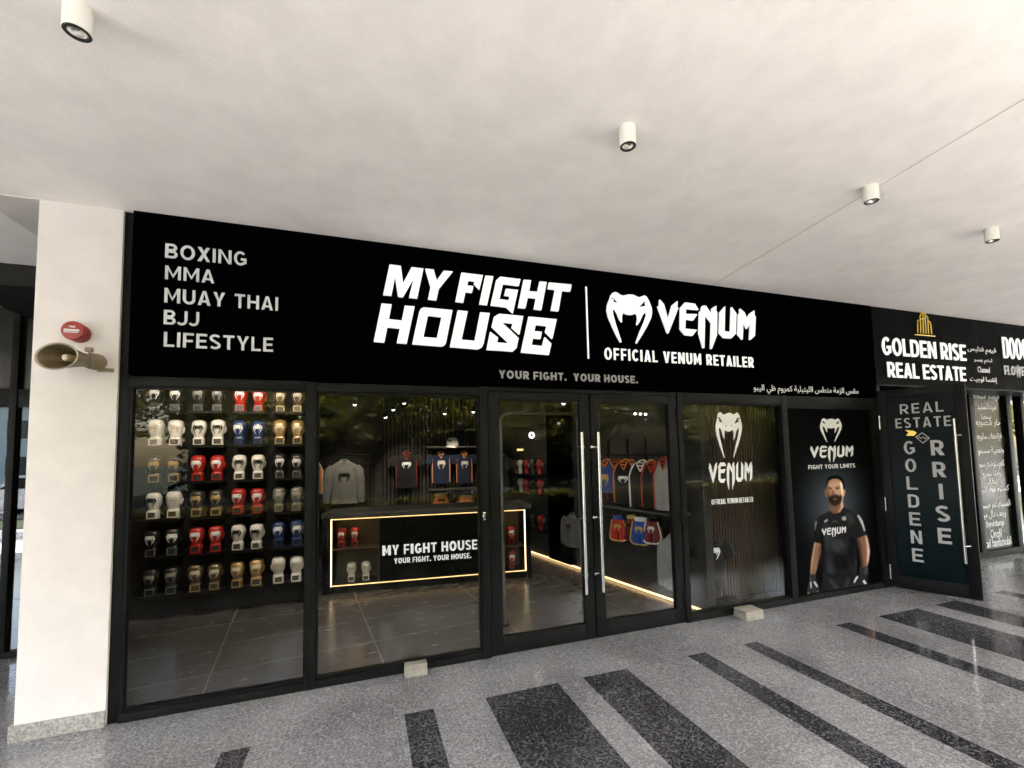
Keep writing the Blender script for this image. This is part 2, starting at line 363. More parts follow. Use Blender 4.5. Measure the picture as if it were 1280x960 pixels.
LETTERS = dict(
M=[(1.695,3.118),(1.78,3.118),(1.797,2.982),(1.863,3.118),(1.955,3.117),(1.905,2.871),(1.842,2.872),(1.876,3.023),(1.795,2.871),(1.759,2.872),(1.737,3.027),(1.708,2.874),(1.647,2.874)],
Y=[(1.97,3.119),(2.036,3.119),(2.059,3.032),(2.117,3.119),(2.191,3.121),(2.076,2.965),(2.055,2.87),(1.99,2.872),(2.011,2.974)],
H=[(1.635,2.803),(1.71,2.803),(1.689,2.684),(1.785,2.681),(1.809,2.802),(1.884,2.802),(1.822,2.501),(1.747,2.503),(1.771,2.618),(1.678,2.621),(1.654,2.5),(1.577,2.502)],
O=[(1.92,2.762),(1.932,2.787),(1.954,2.801),(2.184,2.799),(2.129,2.53),(2.119,2.508),(2.095,2.495),(1.864,2.5)],
Oh=[(1.988,2.739),(2.096,2.735),(2.057,2.561),(1.95,2.561)],
U=[(2.228,2.801),(2.31,2.8),(2.255,2.56),(2.366,2.557),(2.417,2.801),(2.497,2.801),(2.439,2.539),(2.425,2.509),(2.392,2.489),(2.161,2.495)],
F=[(2.263,3.12),(2.444,3.119),(2.412,2.995),(2.367,3.04),(2.375,3.061),(2.32,3.062),(2.308,3.017),(2.361,3.016),(2.349,2.962),(2.294,2.962),(2.274,2.871),(2.21,2.873)],
I=[(2.467,3.119),(2.534,3.119),(2.475,2.869),(2.41,2.87)],
G=[(2.561,3.091),(2.594,3.123),(2.776,3.122),(2.76,3.063),(2.618,3.065),(2.584,2.928),(2.667,2.926),(2.678,2.965),(2.629,2.966),(2.644,3.024),(2.751,3.025),(2.701,2.818),(2.646,2.865),(2.508,2.869)],
H2=[(2.807,3.12),(2.873,3.123),(2.853,3.024),(2.931,3.026),(2.956,3.122),(3.019,3.123),(2.962,2.869),(2.895,2.871),(2.918,2.969),(2.839,2.969),(2.815,2.871),(2.751,2.872)],
T=[(3.043,3.122),(3.26,3.126),(3.246,3.064),(3.164,3.062),(3.125,2.873),(3.055,2.873),(3.101,3.065),(3.031,3.066)],
S=[(2.578,2.802),(2.793,2.8),(2.756,2.639),(2.688,2.693),(2.7,2.73),(2.599,2.732),(2.747,2.605),(2.726,2.519),(2.693,2.488),(2.466,2.49),(2.499,2.642),(2.565,2.598),(2.556,2.556),(2.663,2.555),(2.513,2.687),(2.537,2.774)],
E=[(2.845,2.8),(3.106,2.798),(3.059,2.621),(2.996,2.677),(3.011,2.731),(2.906,2.734),(2.892,2.677),(2.962,2.675),(2.947,2.613),(2.878,2.614),(2.863,2.554),(2.963,2.55),(2.988,2.63),(3.048,2.575),(3.022,2.476),(2.768,2.484)],
SNAKE=[[(0.066,0.839),(0.094,0.924),(0.138,0.981),(0.187,1.0),(0.24,0.989),(0.302,0.951),(0.363,0.945),(0.427,0.966),(0.497,0.983),(0.581,0.985),(0.645,0.966),(0.708,0.947),(0.766,0.968),(0.838,0.998),(0.887,0.977),(0.934,0.905),(0.967,0.831),(0.998,0.748),(1.0,0.665),(0.977,0.559),(0.883,0.383),(0.76,0.195),(0.624,0.002),(0.618,0.034),(0.704,0.231),(0.813,0.443),(0.875,0.589),(0.877,0.648),(0.836,0.644),(0.776,0.581),(0.715,0.46),(0.657,0.379),(0.649,0.405),(0.671,0.508),(0.663,0.585),(0.637,0.617),(0.579,0.589),(0.507,0.574),(0.425,0.578),(0.363,0.608),(0.326,0.561),(0.314,0.504),(0.314,0.409),(0.267,0.462),(0.224,0.572),(0.179,0.642),(0.146,0.659),(0.117,0.631),(0.127,0.538),(0.168,0.379),(0.242,0.146),(0.287,0.013),(0.273,0.0),(0.199,0.119),(0.099,0.324),(0.025,0.492),(0.0,0.614),(0.012,0.714),(0.043,0.799)],[(0.078,0.843),(0.113,0.877),(0.168,0.896),(0.201,0.856),(0.273,0.758),(0.129,0.807),(0.164,0.864),(0.119,0.854)],[(0.706,0.744),(0.834,0.875),(0.869,0.888),(0.926,0.867),(0.959,0.839),(0.918,0.852),(0.86,0.858),(0.883,0.792)],[(0.363,0.703),(0.378,0.714),(0.423,0.684),(0.415,0.674)],[(0.563,0.691),(0.583,0.708),(0.624,0.72),(0.624,0.706)]],
VEN=[[(0.021,0.987),(0.058,0.892),(0.09,0.567),(0.139,0.898),(0.189,1.0),(0.185,0.861),(0.195,0.85),(0.088,0.272),(0.08,0.28),(0.0,0.837),(0.015,0.85)],[(0.264,0.987),(0.36,0.982),(0.394,0.854),(0.268,0.85),(0.264,0.735),(0.381,0.753),(0.336,0.607),(0.26,0.614),(0.252,0.406),(0.368,0.4),(0.321,0.263),(0.251,0.267),(0.206,0.386),(0.218,0.857)],[(0.424,0.896),(0.443,0.962),(0.471,0.965),(0.531,0.764),(0.536,0.923),(0.579,0.991),(0.574,0.859),(0.585,0.854),(0.569,0.316),(0.508,0.0),(0.501,0.013),(0.523,0.589),(0.458,0.775),(0.434,0.011),(0.425,0.009),(0.39,0.336),(0.407,0.817),(0.429,0.863)],[(0.672,0.998),(0.651,0.422),(0.719,0.424),(0.742,1.0),(0.788,0.861),(0.77,0.391),(0.719,0.276),(0.644,0.274),(0.6,0.377),(0.617,0.852)],[(0.833,0.985),(0.876,0.914),(0.905,0.753),(0.938,0.894),(0.99,0.978),(0.987,0.854),(1.0,0.848),(0.979,0.38),(0.928,0.278),(0.923,0.296),(0.945,0.698),(0.897,0.532),(0.859,0.702),(0.841,0.269),(0.796,0.386),(0.817,0.857),(0.829,0.87)]],
GOLD=[[(7.977,2.998),(8.363,3.004)],[(8.033,3.026),(8.04,3.127),(8.048,3.185),(8.072,3.187)],[(8.088,3.023),(8.101,3.184),(8.101,3.242),(8.123,3.27),(8.164,3.301)],[(8.142,3.024),(8.154,3.203),(8.164,3.31)],[(8.191,3.025),(8.2,3.216),(8.202,3.251)],[(8.242,3.024),(8.249,3.196),(8.25,3.24),(8.21,3.263),(8.166,3.31)],[(8.302,3.023),(8.302,3.147),(8.285,3.184),(8.256,3.192)],[(8.107,3.202),(8.156,3.213),(8.2,3.219)]]
)
def emblem(x0, x1, z0, z1, y, m, parent, ext=0.003, name='emblem'):
    s = lambda lp: [(x0+p[0]*(x1-x0), z0+p[1]*(z1-z0)) for p in lp]
    return MB().poly([s(lp) for lp in LETTERS['SNAKE']], y-ext, y).build(name, m, parent)
def wordmark(x0, x1, z0, z1, y, m, parent, ext=0.003, name='lettering'):
    b = MB()
    for lp in LETTERS['VEN']: b.poly([[(x0+p[0]*(x1-x0), z0+p[1]*(z1-z0)) for p in lp]], y-ext, y)
    return b.build(name, m, parent)

# ------------------------------------------------------------------ block capitals drawn as outlines (cap height 1)
GW = dict(A=.80, B=.72, C=.76, D=.80, E=.64, F=.62, G=.80, H=.78, I=0, J=.56, K=.76, L=.60, M=.96, N=.82, O=.86, P=.70, R=.74, S=.66, T=.68, U=.78, V=.80, W=1.15, X=.76, Y=.76, Z=.70)
def _arc(cx, cy, rx, ry, a0, a1, n=14):
    return [(cx+rx*math.cos(R(a0+(a1-a0)*i/n)), cy+ry*math.sin(R(a0+(a1-a0)*i/n))) for i in range(n+1)]
def _rect(x0, y0, x1, y1): return [[(x0, y0), (x1, y0), (x1, y1), (x0, y1)]]
def _bowl(x0, y0, x1, y1, tx, ty):
    r = min((y1-y0)/2, (x1-x0)*0.7); ri = max(0.01, min((y1-y0)/2-ty, r-ty*0.9)); rx = r
    o = [(x0, y0)]+_arc(x1-rx, y0+r, rx, r, -90, 0, 8)+_arc(x1-rx, y1-r, rx, r, 0, 90, 8)+[(x0, y1)]
    ix = x1-tx; irx = max(0.01, min(rx-tx, ix-x0)); iry = (y1-y0)/2-ty if r >= (y1-y0)/2-1e-6 else r-ty
    i = [(x0, y1-ty)]+_arc(ix-irx, y1-ty-iry, irx, iry, 90, 0, 8)+_arc(ix-irx, y0+ty+iry, irx, iry, 0, -90, 8)+[(x0, y0+ty)]
    return [o+i]
def _stroke(p, t):
    """one closed outline round an open path"""
    P = [Vector((x, y)) for x, y in p]; L, Rr = [], []
    for i, q in enumerate(P):
        a = (P[i]-P[i-1]).normalized() if i > 0 else None; b = (P[i+1]-P[i]).normalized() if i < len(P)-1 else None
        if a is None: n = Vector((-b.y, b.x)); k = 1
        elif b is None: n = Vector((-a.y, a.x)); k = 1
        else:
            n = (Vector((-a.y, a.x))+Vector((-b.y, b.x))).normalized(); k = 1/max(0.35, n.dot(Vector((-a.y, a.x))))
        L.append(tuple(q+n*t/2*k)); Rr.append(tuple(q-n*t/2*k))
    return [L+Rr[::-1]]
def glyph(c, w, t):
    """list of pieces, each a list of loops"""
    h = t*0.92
    if c == 'I': return [_rect(0, 0, t, 1)]
    if c == 'L': return [_rect(0, 0, t, 1), _rect(t, 0, w, h)]
    if c == 'T': return [_rect(0, 1-h, w, 1), _rect(w/2-t/2, 0, w/2+t/2, 1-h)]
    if c == 'H': return [_rect(0, 0, t, 1), _rect(w-t, 0, w, 1), _rect(t, .5-h/2, w-t, .5+h/2)]
    if c == 'E': return [_rect(0, 0, t, 1), _rect(t, 0, w, h), _rect(t, 1-h, w, 1), _rect(t, .5-h/2, w*.92, .5+h/2)]
    if c == 'F': return [_rect(0, 0, t, 1), _rect(t, 1-h, w, 1), _rect(t, .46-h/2, w*.92, .46+h/2)]
    if c == 'O': return [[_arc(w/2, .5, w/2, .515, 0, 360, 32)[:-1], _arc(w/2, .5, w/2-t, .515-h, 0, 360, 32)[:-1]]]
    if c == 'D': return [_rect(0, 0, t, 1), _bowl(t, 0, w, 1, t, h)]
    if c == 'P': return [_rect(0, 0, t, 1), _bowl(t, .36, w, 1, t, h)]
    if c == 'B': return [_rect(0, 0, t, 1), _bowl(t, .5-h*.08, w*.94, 1, t, h*.9), _bowl(t, 0, w, .5+h*.08, t, h*.9)]
    if c == 'R': return [_rect(0, 0, t, 1), _bowl(t, .34, w*.96, 1, t, h), [[(w*.34, .36), (w-t*1.2, 0), (w, 0), (w*.34+t*1.25, .40)]]]
    if c == 'U': return [[[(0, 1), (0, .36)]+_arc(w/2, .36, w/2, .375, 180, 360, 18)+[(w, 1), (w-t, 1), (w-t, .37)]+_arc(w/2, .37, w/2-t, .385-h, 360, 180, 18)+[(t, .37), (t, 1)]]]
    if c == 'J': return [[[(w, 1), (w-t, 1), (w-t, .33)]+_arc((w-t)*.52, .33, (w-t)*.48, .345-h, 360, 215, 12)+_arc((w-t)*.52, .33, (w-t)*.48+t*.85, .345, 212, 360, 14)+[(w, .33)]]]
    if c == 'C': return [[_arc(w/2+.02, .5, w/2+.02, .515, 42, 318, 26)+_arc(w/2+.02, .5, w/2+.02-t, .515-h, 318, 42, 26)]]
    if c == 'G': return [[_arc(w/2, .5, w/2, .515, 45, 318, 26)+_arc(w/2, .5, w/2-t, .515-h, 318, 45, 26)], _rect(w-t*1.02, .13, w-.01, .50), _rect(w*.54, .52-h, w-.01, .52)]
    if c == 'S':
        p = _arc(w/2, .745, w/2-t*.42, .255-h*.42, 28, 250, 14)+_arc(w/2, .255, w/2-t*.42, .255-h*.42, 70, -152, 14)
        return [_stroke(p, t*.93)]
    if c == 'N': return [_rect(0, 0, t, 1), _rect(w-t, 0, w, 1), [[(t*.35, 1), (t*1.1, 1), (w-t*.35, 0), (w-t*1.1, 0)]]]
    if c == 'M': return [_rect(0, 0, t, 1), _rect(w-t, 0, w, 1), [[(t*.25, 1), (t*1.0, 1), (w/2, .22+t*.6), (w-t*1.0, 1), (w-t*.25, 1), (w/2, .14)]]]
    if c == 'A': return [[[(0, 0), (t*1.1, 0), (w/2, 1-t*1.0), (w-t*1.1, 0), (w, 0), (w/2+t*.55, 1), (w/2-t*.55, 1)]], _rect(w*.24, .20, w*.76, .20+h*.9)]
    if c == 'V': return [[[(0, 1), (t*1.1, 1), (w/2, t*1.0), (w-t*1.1, 1), (w, 1), (w/2+t*.55, 0), (w/2-t*.55, 0)]]]
    if c == 'W': return [_stroke([(t*.55, 1), (w*.27, 0), (w*.5, .95), (w*.73, 0), (w-t*.55, 1)], t)]
    if c == 'Y': return [[[(0, 1), (t*1.15, 1), (w/2, .45+t*.3), (w-t*1.15, 1), (w, 1), (w/2+t/2, .38), (w/2+t/2, 0), (w/2-t/2, 0), (w/2-t/2, .38)]]]
    if c == 'X': return [[[(0, 0), (t*1.2, 0), (w-t*.1, 1), (w-t*1.3, 1)]], [[(0, 1), (t*1.3, 1), (w, 0), (w-t*1.2, 0)]]]
    if c == 'K': return [_rect(0, 0, t, 1), [[(t, .32), (t, .58), (w-t*1.2, 1), (w, 1)]], [[(t*1.9, .52), (t*2.6, .62), (w, 0), (w-t*1.3, 0)]]]
    if c == '.': return [_rect(0, 0, t*1.05, t*1.05)]
    return []
def caps(name, body, x0, x1, z0, z1, y, m, parent=None, ext=0.004, t=0.2, gap=0.15, word=0.42):
    hh = z1-z0
    wid = lambda c, k: t if c == 'I' else t*1.05 if c == '.' else GW[c]*k
    def total(k): return sum(word*k if c == ' ' else wid(c, k)+gap*k for c in body)-gap*k
    want = (x1-x0)/hh; a, b_ = 0.05, 4
    for _ in range(50):
        mid = (a+b_)/2
        if total(mid) < want: a = mid
        else: b_ = mid
    k = a; x = 0; b = MB()
    for c in body:
        if c == ' ': x += word*k; continue
        w = wid(c, k); tt = min(t, w*0.31) if c not in 'I.' else t
        for j, loops in enumerate(glyph(c, w, tt)):
            b.poly([[(x0+(x+p[0])*hh, z0+p[1]*hh) for p in lp] for lp in loops], y-ext-j*0.0003, y+0.0004)
        x += w+gap*k
    return b.build(name, m, parent)

# ------------------------------------------------------------------ ground, arcade floor, ceiling
struct(MB().box(-160, 260, -260, 60, -0.6, -0.19).build('lawn', mat('lawn', (0.035, 0.055, 0.014), 0.9, var=0.4, scale=0.8, bump=0.5, bscale=30)))
struct(MB().box(-160, 260, -20, -13, -0.4, -0.16).build('road', mat('asphalt', (0.05, 0.05, 0.052), 0.85, var=0.2, scale=3, bump=0.3, bscale=90)))
b = MB()
for k in range(-20, 40): b.box(k*6, k*6+2.4, -16.56, -16.44, -0.17, -0.156)
struct(b.build('road_marking', mat('road_paint', (0.7, 0.7, 0.68), 0.7, var=0.2)))
struct(MB().box(-160, 260, -9.6, -6.4, -0.4, -0.12).build('pavement', mat('pale_paving', (0.62, 0.59, 0.57), 0.8, var=0.15, scale=2)))
struct(MB().box(-160, 260, -13.25, -13, -0.4, -0.03, 0.01).build('kerb', mat('kerb_concrete', (0.4, 0.39, 0.37), 0.8, var=0.2)))
struct(MB().box(-16, 34, -6.4, -4.42, -0.4, 0.0).build('bounce_paving', mat('pale_bounce_paving', (0.62, 0.59, 0.57), 0.7, var=0.1, scale=2)))  # added pale strip out of view, bounces sunlight up to the ceiling
struct(MB().box(-16, 34, -4.42, 0.02, -0.4, 0.0).box(7.2, 34, 0.02, 0.46, -0.4, 0.0).build('arcade_floor', M['granite']))
# dark granite inlays: x range along the shopfront, all start 0.56 m out
b = MB()
for x0, x1 in ((0.763, 0.903), (1.749, 1.93), (2.275, 2.80), (3.0, 3.36), (3.92, 4.09), (4.48, 4.63), (5.57, 5.75), (6.14, 6.70), (6.98, 7.32), (8.0, 8.18), (8.6, 8.78), (9.6, 10.05), (11.0, 11.25), (12.3, 12.7), (14, 14.3)):
    b.box(x0, x1, -4.4, -0.56, 0.0005, 0.002)
for x0, x1 in ((-1.3, -1.1), (-2.6, -2.1), (-4.2, -4.0), (-6, -5.6)):
    b.box(x0, x1, -4.4, -0.56, 0.0005, 0.002)
struct(b.build('granite_stripes', M['dark_granite']))
slab = lambda pts, z0, z1: MB().loft([[(x, y, z0) for x, y in pts], [(x, y, z1) for x, y in pts]])
struct(slab([(-16, 0.0205), (0.0, 0.0205), (-0.012, 0.104), (-0.75, 1.602), (-16, 1.602)], -0.4, 0.0).build('recess_floor', M['granite']))
struct(slab([(0.0, 0.085), (7.19, 0.085), (7.19, 0.5), (9.15, 0.5), (9.15, 5.2), (-1.05, 5.2), (-1.05, 2.21), (-0.012, 0.104)], -0.4, -0.0005).build('shop_floor', M['shop_tile']))
struct(MB().box(-16, 34, -6.4, 7.0, 3.3, 4.4).build('ceiling', M['ceiling']))
struct(MB().box(-0.755, -0.43, 0.004, 1.62, 3.292, 3.30).build('soffit', M['soffit']))
struct(MB().box(-16, -0.434, -0.006, 0.004, 3.291, 3.3).box(-0.759, -0.755, 0.004, 1.6, 3.295, 3.3).build('ceiling_groove', M['groove']))
b = MB()
pts = [(4.86, -0.02), (4.668, -1.589), (4.56, -2.427), (4.40, -3.7), (4.1, -6.38)]
for (xa, ya), (xb, yb) in zip(pts, pts[1:]):
    b.loft([[(xa-0.003, ya, 3.2975), (xa+0.003, ya, 3.2975), (xa+0.003, ya, 3.301), (xa-0.003, ya, 3.301)], [(xb-0.003, yb, 3.2975), (xb+0.003, yb, 3.2975), (xb+0.003, yb, 3.301), (xb-0.003, yb, 3.301)]])
struct(b.build('ceiling_joint', M['groove']))
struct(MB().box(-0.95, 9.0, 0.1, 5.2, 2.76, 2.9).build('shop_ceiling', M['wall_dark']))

# ------------------------------------------------------------------ white pillar
t = thing('pillar', 'white plastered pillar with grey stone skirting at the end of the black shopfront', 'pillar', (-0.2165, 0.2, 0))
MB().box(-0.2165, 0.2165, -0.2, -0.10, 0.0, 3.3, 0.006).build('shaft', M['pillar'], t, 30)
b = MB(); b.box(-0.2335, 0.2185, -0.214, -0.2005, 0.001, 0.098, 0.002).box(-0.2335, -0.217, -0.2, -0.10, 0.001, 0.098, 0.002)
b.build('skirting', M['skirting'], t)

# ------------------------------------------------------------------ main shopfront
sf = thing('shopfront', 'black framed glass shopfront with double doors between white pillar and open navy door', 'shopfront', (0, 0, 0))
b = MB(); F = 0.09
BV = 0.003
b.box(0.0, 0.06, 0.02, F, 0, 3.298, BV)                      # jamb beside the pillar
b.box(0.06, 1.115, 0.0, F, 2.125, 2.19, BV)
b.box(1.18, 2.405, 0.0, F, 2.115, 2.18, BV)
b.box(0.06, 1.115, 0.0, F, 0, 0.055, BV); b.box(1.18, 2.405, 0.0, F, 0, 0.055, BV)
b.box(1.115, 1.18, -0.004, F, 0, 2.185, BV)
b.box(2.405, 2.475, -0.004, F, 0, 2.19, BV)
b.box(4.375, 4.435, -0.004, F, 0, 2.19, BV)
b.box(2.475, 4.375, 0.004, F, 2.155, 2.19, BV)
b.box(4.435, 5.72, 0.0, F, 2.09, 2.19, BV); b.box(4.435, 5.72, 0.0, F, 0, 0.065, BV)
b.box(5.72, 5.80, -0.004, F, 0, 2.19, BV)
b.box(5.80, 7.13, 0.0, F, 2.05, 2.19, BV); b.box(5.80, 7.13, 0.0, F, 0, 0.062, BV)
b.box(7.13, 7.215, -0.006, F, 0, 2.19, BV)
# inner glazing beads
for x0, x1, z0, z1 in ((0.06, 1.115, 0.055, 2.125), (1.18, 2.405, 0.055, 2.115), (4.435, 5.72, 0.065, 2.09)):
    for q in ((x0, x0+0.014, z0, z1), (x1-0.014, x1, z0, z1), (x0+0.014, x1-0.014, z0, z0+0.014), (x0+0.014, x1-0.014, z1-0.014, z1)):
        b.box(q[0], q[1], 0.022, 0.07, q[2], q[3])
b.build('frame', M['frame'], sf, 30)
panes = []
for x0, x1, z0, z1 in ((0.068, 1.107, 0.063, 2.117), (1.188, 2.397, 0.063, 2.107), (4.443, 5.712, 0.073, 2.082)):
    panes.append(MB().box(x0, x1, 0.042, 0.050, z0, z1).build('window_pane', M['glass'], sf))
dp = panes[2]
emblem(4.863, 5.207, 1.535, 2.005, 0.041, M['white_vinyl'], dp, 0.002)
wordmark(4.752, 5.318, 1.212, 1.497, 0.041, M['white_vinyl'], dp, 0.002)
caps('small_lettering', 'OFFICIAL VENUM RETAILER', 4.768, 5.304, 1.078, 1.128, 0.041, M['white_vinyl'], dp, 0.002, 0.24, 0.16, 0.36)

def door(x0, x1, hinge_x, handle_x, label):
    d = MB(); s = 0.095
    gx0, gx1, gz0, gz1 = x0+s, x1-s, 0.143, 2.075
    d.box(x0, x0+s, 0.004, 0.055, 0.008, 2.15, BV); d.box(x1-s, x1, 0.004, 0.055, 0.008, 2.15, BV)
    d.box(x0+s, x1-s, 0.006, 0.053, 0.008, gz0, BV); d.box(x0+s, x1-s, 0.006, 0.053, gz1, 2.15, BV)
    o = d.build('door', M['frame'], sf, 30); o['label'] = label
    MB().box(gx0-0.005, gx1+0.005, 0.026, 0.034, gz0-0.005, gz1+0.005).build('glass', M['glass'], o)
    h = MB(); h.tube([(handle_x, -0.07, 0.415), (handle_x, -0.07, 1.80)], 0.0125, 16)
    h.build('handle', M['steel'], o, 40)
    sx = 1 if handle_x < (x0+x1)/2 else -1
    for z in (0.56, 1.05, 1.67):
        p = MB(); p.tube([(handle_x, -0.07, z), (handle_x-0.006*sx, 0.004, z)], 0.008, 10)
        p.box(min(handle_x, handle_x-0.040*sx), max(handle_x, handle_x-0.040*sx), -0.008, 0.004, z-0.006, z+0.006)
        p.tube([(handle_x-0.04*sx, -0.014, z), (handle_x-0.04*sx, 0.004, z)], 0.012, 12)
        p.build('handle_fixing', M['chrome'], o, 40)
    for z in (0.23, 1.0, 1.97):
        g = MB(); g.box(hinge_x-0.02, hinge_x+0.02, -0.002, 0.006, z-0.07, z+0.07, 0.002)
        for k in range(5): g.tube([(hinge_x, -0.007, z-0.068+k*0.028), (hinge_x, -0.007, z-0.043+k*0.028)], 0.007, 10)
        g.build('hinge', M['frame2'], o, 40)
door(2.482, 3.418, 2.478, 3.30, 'left-hung glass door leaf with tall steel handle')
door(3.428, 4.368, 4.372, 3.462, 'right-hung glass door leaf with tall steel handle')
g = MB(); g.lathe([(0.0, 0), (0.014, 0), (0.014, -0.012), (0.010, -0.016), (0.0, -0.016)], 'Y', (2.43, -0.003, 1.126), 16).box(2.418, 2.442, -0.008, -0.003, 1.095, 1.157, 0.002)
g.build('lock', M['chrome'], sf, 40)

